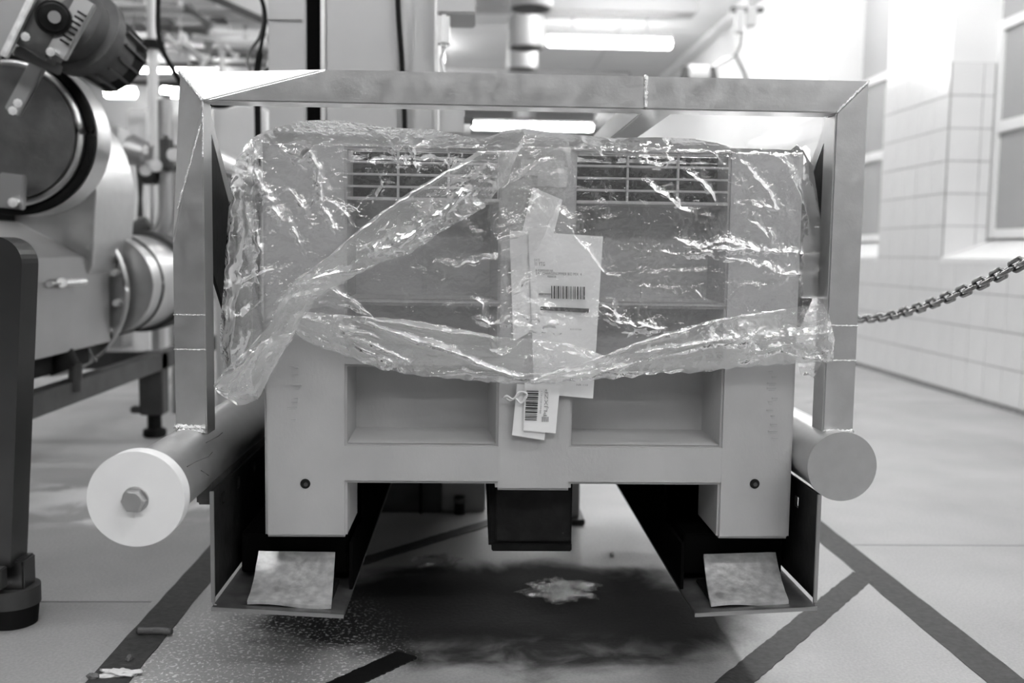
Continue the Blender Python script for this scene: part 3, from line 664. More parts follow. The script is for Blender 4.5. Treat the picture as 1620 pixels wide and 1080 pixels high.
CREASES = [([(374, 262), (362, 380), (356, 470), (354, 560)], 6, 7), ([(398, 290), (408, 400), (410, 450)], 6, 6), ([(386, 400), (374, 480), (364, 590)], 6, 7), ([(400, 520), (385, 560), (375, 590)], 5, 6),  # (points, height in mm, half width in px)
 ([(400, 225), (405, 280), (430, 330), (460, 365), (485, 400)], 11, 7), ([(395, 240), (385, 300), (395, 360), (415, 410)], 10, 7), ([(372, 270), (368, 340), (372, 400)], 5, 8),
 ([(415, 215), (450, 240), (480, 255), (488, 238), (505, 270), (508, 320), (535, 370)], 10, 6), ([(480, 255), (465, 262), (485, 275)], 4, 4),
 ([(455, 290), (475, 320), (490, 350), (500, 365)], 7, 6), ([(500, 330), (520, 355), (533, 375)], 5, 4), ([(515, 312), (545, 335), (563, 365)], 7, 4), ([(350, 460), (400, 440), (455, 425)], 10, 9),
 ([(355, 500), (385, 505), (420, 470)], 5, 6), ([(425, 470), (480, 452), (520, 450), (560, 480), (585, 502)], 6, 5), ([(480, 425), (520, 440), (545, 448)], 3, 4),
 ([(380, 230), (430, 205), (480, 212), (560, 214), (600, 232)], 5, 8), ([(600, 200), (620, 232), (640, 262), (612, 268)], 7, 6), ([(640, 205), (650, 240), (662, 285)], 6, 6), ([(690, 245), (712, 262), (740, 240)], 6, 6), ([(590, 330), (606, 300), (600, 275)], 8, 6),
 ([(560, 240), (590, 262), (575, 290)], 5, 6), ([(660, 215), (700, 232), (760, 228)], 6, 7),
 ([(690, 416), (730, 420), (780, 410), (805, 400)], 7, 5), ([(795, 462), (820, 458), (845, 440)], 7, 5), ([(745, 502), (775, 516), (810, 508)], 7, 5), ([(795, 490), (840, 480), (880, 486)], 6, 5), ([(890, 340), (905, 372), (940, 410), (960, 438), (992, 442)], 5, 4),
 ([(840, 300), (858, 330), (868, 352)], 3, 3), ([(880, 330), (905, 348), (925, 340)], 5, 5), ([(905, 210), (935, 232), (960, 258)], 6, 6), ([(960, 222), (985, 245), (1010, 256)], 6, 6), ([(975, 232), (1000, 218), (1060, 222)], 6, 7),
 ([(1015, 258), (1050, 262), (1065, 245)], 8, 5), ([(1018, 288), (1050, 310), (1080, 330), (1098, 336)], 8, 5), ([(1085, 272), (1115, 292), (1135, 325)], 7, 4), ([(1120, 238), (1140, 255)], 4, 3),
 ([(1155, 236), (1185, 268), (1215, 302), (1222, 330), (1198, 328), (1230, 342)], 7, 5), ([(1180, 345), (1205, 365), (1222, 380), (1218, 358)], 5, 4), ([(1210, 240), (1245, 262), (1268, 310), (1290, 380)], 7, 8), ([(1262, 236), (1280, 262), (1298, 350)], 5, 6),
 ([(1032, 396), (1075, 402), (1120, 396), (1180, 394), (1240, 398), (1296, 403)], 9, 6), ([(1060, 380), (1110, 388), (1150, 382), (1200, 392)], 7, 5), ([(1120, 395), (1150, 412), (1200, 420), (1240, 438), (1296, 430)], 7, 5),
 ([(1010, 430), (1040, 434), (1090, 426), (1150, 432)], 4, 6), ([(1145, 455), (1190, 455), (1250, 442)], 4, 6), ([(1010, 470), (1012, 515)], 3, 3), ([(950, 500), (985, 512), (1040, 524), (1065, 515)], 7, 6), ([(940, 475), (975, 498), (960, 480)], 6, 5), ([(1100, 460), (1112, 470)], 4, 3),
 ([(620, 430), (640, 470), (628, 520)], 3, 6), ([(700, 430), (690, 480)], 2, 6), ([(745, 470), (765, 482), (760, 500)], 5, 4), ([(700, 486), (725, 480)], 4, 4), ([(812, 395), (790, 430), (800, 470)], 4, 8),
]
CRUMPLE = [(640, 240, 60, 36, 1.), (710, 255, 50, 28, .9), (840, 510, 75, 24, 1.25), (1000, 240, 70, 26, 1.), (1070, 320, 60, 30, .5), (1100, 398, 90, 16, .9), (1020, 520, 70, 22, .9), (385, 480, 34, 24, 1.), (450, 440, 50, 20, .6),
           (420, 330, 40, 70, .45), (500, 300, 40, 50, .35), (930, 350, 30, 20, .5), (1200, 350, 40, 30, .35), (960, 505, 40, 16, .9), (860, 250, 40, 25, .4), (720, 500, 40, 20, .4), (800, 330, 40, 30, .4)]
def bag_height(x, y, seed=11, gain=1., use_creases=True):
    wx = x+5*fbm(x, y, 34, seed+50, 2)+2*crumple(x, y, 16, seed+51, 2); wy = y+4*fbm(x, y, 34, seed+60, 2)+2*crumple(x, y, 16, seed+61, 2)
    h = 3.2*fbm(x, y, 110, seed, 2)+1.6*crumple(x, y*1.2, 60, seed+3, 2)
    msk = .10+.22*np.clip(.5+1.2*noise2(x/70, y/55, 5), 0, 1)
    for cx, cy, rx, ry, a in CRUMPLE: msk = np.maximum(msk, a*np.exp(-(((x-cx)/rx)**2+((y-cy)/ry)**2)))
    msk = msk*(1-.8*np.clip((x-1245)/20, 0, 1))*(1-.75*np.clip((425-x)/20, 0, 1))
    h = h+msk*(7.5*crumple(x, y*1.25, 30, seed+9, 4)+3.0*ridged(x, y*1.2, 26, seed+20, 3))
    if use_creases:
        for k, (pts, a, w_) in enumerate(CREASES):
            d, t, sg = seg_dist(wx, wy, pts); e = np.sin(np.pi*np.clip(t, .02, .98))**.5
            prof = np.where(sg > 0, np.exp(-(d/(w_*1.6))), np.exp(-(d/(w_*1.0))**1.15))
            h = h+a*1.25*prof*e*(1+.35*noise2(wx/9, wy/9, 90+k))
    return h*.001*gain
def interp(xs, pts): return np.interp(xs, [p[0] for p in pts], [p[1] for p in pts])
def grid_mesh(name, PX_, PY_, YY, material, parent):
    n, mm = PX_.shape; vs = []
    fx, fy, fz = fwd; 
    dx = fwd.x*F+RT.x*(PX_-810)+UP.x*(540-PY_); dy = fwd.y*F+RT.y*(PX_-810)+UP.y*(540-PY_); dz = fwd.z*F+RT.z*(PX_-810)+UP.z*(540-PY_)
    k = YY/dy; co = np.stack([dx*k, YY, CH+dz*k], -1).reshape(-1, 3)
    idx = np.arange(n*mm).reshape(n, mm); fa = np.stack([idx[:-1, :-1], idx[:-1, 1:], idx[1:, 1:], idx[1:, :-1]], -1).reshape(-1, 4)
    me = bpy.data.meshes.new('mesh'); me.vertices.add(n*mm); me.vertices.foreach_set('co', co.ravel())
    me.loops.add(fa.size); me.loops.foreach_set('vertex_index', fa.ravel().astype(np.int32)); me.polygons.add(len(fa)); me.polygons.foreach_set('loop_start', np.arange(0, fa.size, 4, dtype=np.int32))
    me.polygons.foreach_set('use_smooth', np.ones(len(fa), bool)); me.update(); me.validate()
    o = bpy.data.objects.new(name, me); C.objects.link(o); me.materials.append(material)
    ctr = Vector(co.mean(0)); me.transform(Matrix.Translation(-ctr)); o.parent = parent; o.location = ctr-ORG[parent.name]; ORG[o.name] = ctr
    return o
bag = empty('polythene_bag', (.1, 1.87, .8), 'crumpled clear polythene bag draped over the front and rim of the bin', 'plastic bag')
TOP = [(362, 262), (372, 246), (385, 232), (400, 217), (420, 206), (440, 200), (472, 191), (500, 190), (545, 191), (575, 196), (600, 200), (640, 203), (680, 204), (720, 212), (760, 220), (780, 214), (800, 206), (830, 203), (870, 209), (920, 214), (970, 218), (1040, 217), (1100, 219), (1140, 226), (1165, 234), (1240, 236), (1262, 238), (1274, 229), (1284, 236), (1296, 262)]
BOT = [(350, 606), (375, 604), (400, 575), (430, 545), (470, 530), (505, 548), (545, 560), (575, 575), (620, 586), (690, 596), (790, 604), (850, 603), (950, 598), (1045, 590), (1150, 582), (1230, 576), (1312, 572)]
s = np.linspace(0, 1, 640); t = np.linspace(0, 1, 270); S, T = np.meshgrid(s, t)
x0 = 360+S*(1296-360); X_ = x0.copy(); ytop = interp(x0, TOP); ybot = interp(x0, BOT); Yp = ytop+(ybot-ytop)*T
le = interp(Yp, [(230, 372), (300, 364), (380, 358), (450, 354), (520, 348), (560, 349), (600, 358)]); re = interp(Yp, [(236, 1281), (300, 1292), (360, 1300), (405, 1297), (430, 1296), (480, 1304), (520, 1312), (575, 1314)])
X_ = x0+(le-360)*(1-S)**6+(re-1296)*S**6
def base_Y(x, y):
    b = np.full(x.shape, 1.862)
    b = b+np.where(x < 420, (np.clip(420-x, 0, 200)/75)**1.8*.045, 0)
    b = b+np.where((x > 1262) & (y < 470), ((x-1262)/35)**1.6*.03, 0)
    b = b-np.where(x > 1262, np.clip((y-470)/60, 0, 1)*((x-1262)/50)**1*.045, 0)
    rim = interp(x, [(360, 222), (520, 227), (905, 232), (1160, 239), (1300, 242)])
    u = np.clip((rim+4-y)/36, 0, 1.2)*np.clip((x-392)/40, 0, 1)
    return b+u**1.5*.06
H = bag_height(X_, Yp)
edge = np.clip(np.minimum(S, 1-S)*30, 0, 1)
YY = base_Y(X_, Yp)-np.where(H > .018, .018+(H-.018)*.3, np.maximum(H, -.012))-.004
grid_mesh('front_film', X_, Yp, YY, M['film'], bag)
# the film lying over the rim and dropping into the bin behind it
s = np.linspace(0, 1, 260); t = np.linspace(0, 1, 40); S, T = np.meshgrid(s, t); x0 = 385+S*(1282-385)
y0_ = interp(x0, TOP)+1; y1_ = interp(x0, [(360, 250), (1300, 262)]); Yp = y0_+(y1_-y0_)*T
YY = 2.17-.235*T**.8+.02*fbm(x0, Yp, 50, 77, 4)+.012*crumple(x0, Yp, 24, 31, 3)
YY = np.maximum(YY, BY+.055)
grid_mesh('rim_film', x0, Yp, YY, M['film3'], bag)
# folded bands: an outline of upper and lower edges, several layers thick
def fold(name, A, B, Y, gain=1., seed=3, zones=(), ns=300, nt=70, fold_amp=4., ridge=None, mat_='film2'):
    def resample(L, n):
        L = np.array(L, float); d = np.r_[0, np.cumsum(np.hypot(*np.diff(L, axis=0).T))]; q = np.linspace(0, d[-1], n)
        return np.interp(q, d, L[:, 0]), np.interp(q, d, L[:, 1])
    ax, ay = resample(A, ns); bx, by = resample(B, ns); T = np.linspace(0, 1, nt)[:, None]
    wob = 1.2*np.sin(np.arange(ns)*.35)+1.3*fbm(np.arange(ns)*1., np.zeros(ns), 14, seed, 3)
    XX = ax*(1-T)+bx*T; YP = (ay+wob*.5)*(1-T)+(by+wob)*T
    yb = (Y(XX, YP) if callable(Y) else Y)
    along = np.linspace(0, 200, ns)[None, :]+0*T; nt = 40
    wx = XX+2.5*fbm(XX, YP, 40, seed+5, 2)+1.2*crumple(XX, YP, 14, seed+6, 2); wy = YP+2.5*fbm(XX, YP, 40, seed+8, 2)+1.2*crumple(XX, YP, 14, seed+9, 2)
    h = 5*np.sin(np.pi*T)*.001+.001*gain*(2.6*tri2(along/60, T*3.2, seed+2, .12)+1.3*tri2(along/22, T*6, seed+12, .1)+4.2*crumple(XX, YP, 26, seed+4, 4)*np.clip(.25+1.3*noise2(XX/45, YP/45, seed+7), 0, 1))
    for cx, cy, rx, ry, a in zones: h = h+.001*a*np.exp(-(((XX-cx)/rx)**2+((YP-cy)/ry)**2))*(6.5*crumple(XX, YP, 26, seed+14, 4)+3*ridged(XX, YP, 22, seed+15, 3))
    for pts, a, w_ in (ridge or []):
        d, tt, sg = seg_dist(wx, wy, pts); h = h+.001*a*1.1*np.exp(-d/w_)*np.sin(np.pi*np.clip(tt, .05, .95))**.4
    return grid_mesh(name, XX, YP, yb-h, M[mat_], bag)
fold('left_hem', [(455, 500), (475, 492), (540, 498), (600, 502), (660, 507), (730, 520), (790, 533), (850, 537), (900, 543), (950, 560), (985, 575)],
     [(452, 545), (466, 528), (500, 546), (548, 562), (600, 583), (660, 594), (730, 600), (790, 606), (850, 605), (920, 600), (985, 595)], 1.834, seed=21, zones=[(615, 578, 60, 14, 1.1), (520, 540, 60, 20, .5), (870, 560, 60, 25, .4)],
     ridge=[([(545, 503), (620, 525), (680, 545), (740, 565), (790, 590), (850, 600)], 9, 5), ([(560, 502), (640, 514), (715, 527), (780, 535)], 6, 4), ([(535, 530), (590, 545), (620, 560), (660, 580)], 7, 5), ([(680, 592), (760, 590), (860, 594)], 6, 4), ([(540, 520), (600, 535)], 5, 3), ([(560, 545), (640, 585)], 6, 4)])
fold('right_hem', [(840, 600), (875, 586), (920, 575), (960, 560), (1020, 537), (1075, 520), (1130, 505), (1200, 494), (1260, 486), (1302, 480), (1312, 500)],
     [(840, 607), (875, 605), (930, 601), (1000, 596), (1045, 590), (1110, 589), (1170, 580), (1230, 576), (1280, 573), (1318, 571), (1321, 540)],
     lambda x, y: 1.828-np.clip((x-1240)/70, 0, 1)*.026, seed=41, zones=[(1120, 520, 80, 22, .7), (1290, 560, 30, 16, 1.1), (980, 575, 90, 22, .5), (1220, 545, 70, 22, .5)],
     ridge=[([(880, 590), (960, 562), (1040, 535), (1140, 508), (1240, 490)], 7, 4), ([(900, 598), (1000, 575), (1120, 545), (1220, 535), (1310, 525)], 6, 6), ([(1180, 560), (1250, 545), (1312, 530)], 6, 6), ([(950, 585), (1010, 590), (1080, 585)], 5, 5), ([(1170, 570), (1230, 552), (1300, 570)], 6, 6), ([(990, 560), (1080, 548), (1180, 532)], 6, 5)])
fold('cross_fold', [(340, 612), (395, 548), (430, 510), (445, 470), (470, 440), (520, 405), (580, 352), (650, 302), (720, 262), (762, 235), (785, 214), (826, 206)],
     [(410, 628), (440, 570), (468, 520), (490, 488), (505, 466), (545, 446), (590, 420), (650, 400), (705, 362), (765, 330), (800, 285), (832, 216)], lambda x, y: 1.828+np.clip((430-x)/90, 0, 1)*.055+np.clip((240-y)/40, 0, 1)*.05, seed=61, ns=300, gain=.8, zones=[(700, 352, 60, 30, 1.), (620, 395, 60, 22, .9), (755, 300, 40, 35, .9), (470, 455, 40, 25, .6)],
     ridge=[([(460, 450), (520, 407), (590, 350), (680, 290), (770, 240)], 6, 5), ([(470, 448), (540, 430), (600, 425)], 6, 5), ([(590, 400), (650, 372), (720, 320), (760, 290)], 9, 7), ([(640, 390), (690, 370), (760, 335)], 8, 5), ([(700, 345), (735, 300), (765, 305)], 8, 5), ([(620, 395), (655, 370)], 6, 4), ([(440, 490), (400, 545), (350, 600)], 5, 7)])
fold('trailing_corner', [(338, 610), (352, 588), (392, 552), (430, 532), (462, 526)], [(345, 622), (375, 642), (408, 632), (432, 585), (466, 530)], 1.815, seed=81, ns=80, gain=.9, ridge=[([(350, 600), (385, 575), (410, 545)], 8, 6), ([(360, 630), (365, 605), (400, 560)], 6, 5)], mat_='film2')
fold('right_corner_tuck', [(1262, 574), (1300, 572)], [(1266, 592), (1288, 596)], 1.855, seed=91, ns=24, nt=12, gain=.4)
fold('side_film', [(374, 250), (366, 300), (360, 380), (356, 450), (351, 540), (356, 596)], [(404, 222), (416, 300), (418, 380), (417, 450), (417, 540), (414, 570)], lambda x, y: 1.935+np.clip((400-x)/50, 0, 1)*.03, seed=101, ns=160, nt=40, gain=.35, ridge=[([(388, 226), (380, 300), (372, 400), (368, 500)], 6, 6), ([(396, 226), (398, 300), (402, 380), (410, 470)], 6, 6)])
fold('loose_flap', [(770, 345), (780, 290), (800, 245), (832, 212)], [(800, 410), (850, 395), (880, 330), (905, 262), (900, 226)], 1.840, seed=111, ns=120, nt=60, gain=1.0, mat_='film', ridge=[([(800, 300), (850, 260), (880, 250)], 5, 6), ([(790, 360), (830, 350), (860, 300)], 5, 6), ([(785, 385), (830, 370)], 6, 5)])
fold('gather', [(440, 470), (470, 462), (520, 452), (560, 470), (590, 500)], [(420, 505), (470, 488), (520, 486), (560, 492), (592, 504)], 1.850, seed=95, ns=90, nt=24, gain=.9, mat_='film', ridge=[([(480, 468), (520, 455), (560, 478)], 6, 5), ([(440, 480), (480, 465), (525, 470)], 6, 5)])

# ------------------------------------------------------------------ the chain
chn = empty('link_chain', P(1480, 470, 2.2), 'dark steel link chain sagging from the right edge behind the frame', 'chain')
cp = [P(1318, 508, 2.95), P(1357, 505, 2.75), P(1395, 502, 2.58), P(1440, 491, 2.40), P(1490, 474, 2.22), P(1545, 451, 2.05), P(1600, 424, 1.90), P(1680, 378, 1.72), P(1760, 322, 1.57)]
cpts = curve_pts(cp, 60); pitch = .0405; acc = 0; pos = []; 
for a, b_ in zip(cpts, cpts[1:]):
    l = (b_-a).length; 
    while acc <= l: pos.append((a.lerp(b_, acc/l), (b_-a).normalized())); acc += pitch
    acc -= l
def link_mesh():
    bm = bmesh.new(); n = 20; sg = 8; R_ = .0095; half = .0155; r = .0045; rings = []
    for i in range(n):
        a = 2*math.pi*i/n; cx = math.cos(a)*R_+(half if math.cos(a) > 0 else -half); cy = math.sin(a)*R_*1.05; nrm = Vector((math.cos(a), math.sin(a), 0))
        rings.append([bm.verts.new(Vector((cx, cy, 0))+nrm*math.cos(b)*r+Vector((0, 0, 1))*math.sin(b)*r) for b in [2*math.pi*k/sg for k in range(sg)]])
    for i in range(n):
        A, B = rings[i], rings[(i+1) % n]
        for k in range(sg): bm.faces.new((A[k], A[(k+1) % sg], B[(k+1) % sg], B[k]))
    return mesh_bm(bm, True)
lme = link_mesh(); lme.materials.append(M['chain'])
for i, (p, d) in enumerate(pos):
    o = bpy.data.objects.new('chain_link', lme); C.objects.link(o); o.parent = chn; o.location = p-ORG[chn.name]
    x = d; y = Vector((0, 0, 1)).cross(x).normalized(); z = x.cross(y); Rm = Matrix((x, y, z)).transposed()
    o.rotation_euler = (Rm @ Matrix.Rotation(math.radians(38+90*(i % 2)), 3, 'X')).to_euler()

# ------------------------------------------------------------------ near dark cabinet leg at the left edge
nc = empty('machine_stand', (-1.2, 2.2, 0), 'dark rounded machine stand on a rubber foot at the left edge', 'machine')
p0 = P(61, 415, 2.2); p1 = P(43, 880, 2.2)
bm = bmesh.new(); ztop = P(20, 374, 2.05).z; zr = P(20, 430, 2.05).z; prof = [(-1.6, zr-.02)]
xr = p0.x; R_ = .055
prof = [(-1.8, ztop)]+[(xr-R_+R_*math.sin(a), ztop-R_+R_*math.cos(a)) for a in np.linspace(0, math.pi/2, 10)]+[(p1.x, p1.z), (-1.8, p1.z)]
v = [(x, 2.12, z) for x, z in prof]+[(x, 2.2, z) for x, z in prof]; n = len(prof)
poly('body', v, [list(range(n)), list(range(n, 2*n))]+[[i, (i+1) % n, n+(i+1) % n, n+i] for i in range(n)], M['stand'], nc, bev=0)
a = P(38, 900, 2.12); fc = PZ(16, 950); 
box('leg', a.x-.075, a.x-.01, 2.14, 2.2, .07, p1.z+.01, M['stand'], nc, .004); box('leg_sleeve', a.x-.095, a.x-.035, 2.09, 2.12, .10, p1.z+.005, M['steel_dark'], nc, .002)
cx = P(16, 940, 2.16).x
cyl('foot_cup', (cx, 2.17, .045), (cx, 2.17, .085), .058, M['steel_dark'], nc, seg=40, bev=.012); cyl('rubber_foot', (cx, 2.17, 0), (cx, 2.17, .046), .050, M['black'], nc, seg=40, bev=.008, r2=.055)

# ------------------------------------------------------------------ tumbling machine at the left
tm = empty('tumbling_machine', (-1.7, 3.8, 0), 'large steel processing machine with round drum and geared motor at left', 'machine')
c = P(30, 215, 3.1); r = 130/1575*3.1
cyl('drum_cover', (c.x, 3.02, c.z), (c.x, 3.2, c.z), r*.76, M['motor'], tm, seg=64, bev=.03, r2=r*.78)
bm = bmesh.new()
def ring(bm, c, y, R, rt, seg=64): add_tube(bm, [(c.x+R*math.cos(a), y, c.z+R*math.sin(a)) for a in np.linspace(0, 2*math.pi, seg+1)], rt, 8, False)
ring(bm, c, 3.04, r*.80, .011); me = mesh_bm(bm, True); link('drum_ring', me, M['steel_face'], tm)
bm = bmesh.new(); ring(bm, c, 3.07, r*.875, .016); me = mesh_bm(bm, True); link('drum_seal', me, M['black'], tm)
cyl('drum_shell', (c.x, 3.09, c.z), (c.x, 3.2, c.z), r*.93, M['steel_face'], tm, seg=64, bev=.02)
# rounded housing behind the drum (arched top, straight flank)
xr = P(206, 300, 3.9).x; xl = -2.9; zt_ = P(150, 150, 3.9).z; zb_ = P(206, 560, 3.9).z; Ra = .30
prof = [(xl, zt_)]+[(xr-Ra+Ra*math.sin(a), zt_-Ra*1.3+Ra*1.3*math.cos(a)) for a in np.linspace(0, math.pi/2, 16)]+[(xr-.02, P(200, 420, 3.9).z), (xr-.25, zb_), (xl, zb_)]
v = [(x, 3.55, z) for x, z in prof]+[(x, 3.95, z) for x, z in prof]; n = len(prof)
o = poly('arched_housing', v, [list(range(n)), list(range(n, 2*n))]+[[i, (i+1) % n, n+(i+1) % n, n+i] for i in range(n)], M['steel_face'], tm, bev=.004); smooth_me(o.data, 30)
# lower box housing with sloping lid
X = PX(175, 540, -1.36); Yf = X.y; Xn = PX(40, 500, -1.36).y; zb = P(175, 540, Yf).z; zm = P(172, 406, Yf).z
v = []
for y in (2.9, Yf): v += [(-1.36, y, zb), (-1.36, y, zm), (-1.62, y, zm+.13), (-2.1, y, zm+.15), (-2.1, y, zb)]
o = poly('lower_housing', v, [(0, 1, 2, 3, 4), (5, 6, 7, 8, 9), (0, 1, 6, 5), (1, 2, 7, 6), (2, 3, 8, 7), (3, 4, 9, 8), (4, 0, 5, 9)], M['steel_mid'], tm, bev=.003)
a, b_ = PX(78, 449, -1.335), PX(134, 445, -1.335); tube('door_handle', [a, a.lerp(b_, .4), b_], .011, M['steel_bright'], tm, 8); cyl('handle_boss', PX(98, 447, -1.36), PX(98, 447, -1.325), .016, M['steel_bright'], tm, seg=12)
box('drip_tray', -1.9, -1.40, 2.9, Yf-.1, zb-.07, zb, M['black'], tm, .004)
fc = Vector((-1.62, Yf+.03, .66)); bm = bmesh.new()
for a0 in [0]: 
    add_cyl(bm, fc, fc+Vector((0, .03, 0)), .315, seg=64, bev=.004)
me = mesh_bm(bm); smooth_me(me, 35); link('flange', me, M['steel_mid'], tm)
bm = bmesh.new(); ring(bm, fc, Yf+.02, .315, .010); link('flange_rim', mesh_bm(bm, True), M['steel_face'], tm)
for a in (-.15, .25, .65, -.55): p = fc+Vector((.285*math.cos(a), 0, .285*math.sin(a))); cyl('flange_bolt', p+Vector((0, -.03, 0)), p, .014, M['steel_bright'], tm, seg=8)
c2 = P(196, 448, 4.05); cyl('feed_drum', (c2.x-.02, Yf+.1, c2.z), (c2.x-.02, 4.35, c2.z), 76/1575*4.05, M['steel_face'], tm, seg=64, bev=.01)
cyl('drum_band', (c2.x-.02, 4.30, c2.z), (c2.x-.02, 4.46, c2.z), 81/1575*4.2, M['steel_dark'], tm, seg=64, bev=.01)
bm = bmesh.new(); ring(bm, Vector((c2.x-.02, 0, c2.z)), 3.98, 76/1575*4.05+.002, .005); link('drum_seam', mesh_bm(bm, True), M['steel_dark'], tm)
# gearbox and motor on top
gx, gp = P(90, 45, 2.9), P(150, 85, 3.0)
o = cyl('motor', P(112, 38, 2.95), P(182, 96, 3.1), .105, M['motor'], tm, seg=48, bev=.02, r2=.085)
d = (P(182, 96, 3.1)-P(112, 38, 2.95)).normalized(); pm = P(158, 74, 3.05)
for k in range(14):
    a = 2*math.pi*k/14; dd, xx, yy = frame_dirs(d); q = xx*math.cos(a)+yy*math.sin(a)
    bar('cooling_fin', pm+q*.094, pm+d*.09+q*.088, .007, .022, M['motor'], tm, side=q, bev=0)
cyl('fan_cowl', P(180, 94, 3.1), P(196, 108, 3.13), .09, M['blackpaint'], tm, seg=40, bev=.01)
cyl('motor_flange', P(128, 50, 2.97), P(140, 60, 3.0), .125, M['motor'], tm, seg=40, bev=.006)
g0, g1 = P(94, 10, 2.86), P(52, 84, 2.86)
bar('gearbox', g0, g1, .13, .09, M['motor'], tm, side=(0, 1, 0), bev=.012)
cyl('gearbox_hub', P(84, 28, 2.83), P(84, 28, 2.74), .045, M['blackpaint'], tm, seg=32, bev=.01); cyl('gearbox_shaft', P(86, 27, 2.74), P(86, 27, 2.71), .016, M['steel_mid'], tm, seg=16)
a, b_ = P(138, 0, 2.78), P(90, 88, 2.78); bar('vent_cover', a, b_, .055, .02, M['steel_mid'], tm, side=(0, 1, 0), bev=.003)
for k in range(7):
    p = P(136-k*4.6, 26+k*7.4, 2.75); q = P(123-k*4.6, 18+k*7.4, 2.75); bar('cover_slot', q, p, .006, .006, M['black'], tm, side=(0, 1, 0), bev=0)
a, b_ = P(55, -10, 2.8), P(6, 90, 2.8); bar('side_plate', a+Vector((-.15, 0, .05)), b_+Vector((-.15, 0, .05)), .30, .012, M['steel_mid'], tm, side=(0, 1, 0), bev=.002)
bar('plate_edge', a, b_, .02, .02, M['steel_bright'], tm, side=(0, 1, 0), bev=.003)
bar('mount_arm', P(22, 78, 2.88), P(96, 112, 2.95), .03, .05, M['motor'], tm, side=(0, 1, 0), bev=.004)
for px, py in ((40, 58), (80, 82), (28, 163), (20, 175)): cyl('bolt', P(px, py, 2.78), P(px, py, 2.75), .012, M['steel_bright'], tm, seg=8)
bar('strut', P(62, 100, 2.95), P(20, 178, 2.95), .045, .02, M['steel_mid'], tm, side=(0, 1, 0), bev=.003)
bar('lower_strut', P(22, 275, 2.95), P(18, 330, 2.95), .07, .03, M['steel_mid'], tm, side=(0, 1, 0), bev=.004); cyl('strut_bolt', P(20, 320, 2.93), P(20, 320, 2.90), .014, M['steel_bright'], tm, seg=8)
box('rear_support', -2.3, -1.6, 3.2, 3.6, P(30, 345, 3.3).z-.1, P(30, 300, 3.3).z, M['black'], tm, .01)
# underframe
z = P(60, 590, 3.9).z; xb = -1.41
lg = PZ(245, 690); LX, LY = lg.x, lg.y
bar('frame_beam', (LX+.02, 2.4, .335), (LX+.02, LY+.9, .335), .06, .075, M['steel_dark'], tm, bev=.003)
bar('frame_beam', (LX-1.2, LY, .335), (LX, LY, .335), .06, .075, M['steel_dark'], tm, bev=.003)
box('frame_leg', LX-.05, LX+.05, LY-.05, LY+.05, .10, .375, M['steel_dark'], tm, .006)
cyl('leg_spindle', (LX, LY, .03), (LX, LY, .11), .03, M['black'], tm, seg=20); cyl('leg_foot', (LX, LY, 0), (LX, LY, .035), .05, M['black'], tm, seg=24, bev=.006)
box('leg_tab', LX-.085, LX-.045, LY-.06, LY-.02, .11, .14, M['steel_dark'], tm, .005)
cyl('outlet_pipe', P(120, 575, 3.4), P(118, 618, 3.4), .022, M['steel_dark'], tm, seg=12); cyl('outlet_valve', P(92, 560, 3.4), P(104, 585, 3.4), .05, M['black'], tm, seg=16); tube('outlet_lever', [P(140, 552, 3.5), P(152, 572, 3.5)], .008, M['steel_dark'], tm, 6)
box('rear_leg', P(240, 560, 5.4).x, P(252, 560, 5.4).x, 5.4, 5.5, 0, .5, M['steel_mid'], tm, .003)
# valve pipework right of the machine
vp = empty('valve_pipework', (-1.75, 4.9, 0), 'steel valve pipes with rounded elbow between the machine and the frame', 'pipework')
tube('elbow_pipe', curve_pts([P(262, 150, 4.8), P(262, 260, 4.8), P(262, 340, 4.8), P(252, 368, 4.8), P(226, 374, 4.8), P(205, 366, 4.8)], 8), .036, M['steel_mid'], vp, 14)
tube('riser', [P(222, 255, 4.9), P(222, 372, 4.9)], .022, M['steel_dark'], vp, 12); tube('riser', [P(240, 230, 4.9), P(241, 374, 4.9)], .012, M['steel_face'], vp, 10)
tube('riser', [P(276, 230, 5.0), P(276, 700, 5.0)], .02, M['steel_face'], vp, 10)
cyl('knob', P(200, 235, 4.6), P(236, 245, 4.6), .075, M['steel_mid'], vp, seg=28, bev=.02, r2=.05)
cyl('valve_body', P(225, 275, 4.8), P(250, 275, 4.8), .05, M['steel_dark'], vp, seg=20, bev=.01); cyl('flange', P(262, 262, 4.8), P(262, 270, 4.8), .06, M['steel_dark'], vp, seg=20); cyl('lower_valve', P(206, 372, 4.8), P(236, 352, 4.8), .045, M['steel_dark'], vp, seg=18, bev=.01)
box('actuator', P(250, 215, 4.7).x, P(266, 215, 4.7).x, 4.7, 4.8, P(250, 270, 4.7).z, P(250, 212, 4.7).z, M['steel_dark'], vp, .02)
for px, py in ((274, 245), (230, 268), (246, 262)): cyl('handwheel', P(px, py, 4.65), P(px, py, 4.62), .03, M['pale'], vp, seg=14, bev=.006)
# vertical steel post behind it
pst = empty('support_post', (P(247, 400, 6.2).x, 6.2, 0), 'pale round steel post standing behind the valve pipes', 'post')
q = P(247, 400, 6.2); cyl('pole', (q.x, 6.2, 0), (q.x, 6.2, P(247, 76, 6.2).z), .032, M['pale'], pst, seg=20); p = P(244, 78, 6.2)
cyl('cap', (q.x, 6.2, p.z), (q.x, 6.2, p.z+.05), .07, M['black'], pst, seg=20); cyl('upper_pole', (q.x, 6.2, p.z+.05), (q.x, 6.2, CEIL), .03, M['steel_mid'], pst, seg=16)
box('base_plate', q.x-.09, q.x+.09, 6.11, 6.29, 0, .012, M['steel_mid'], pst, .002)
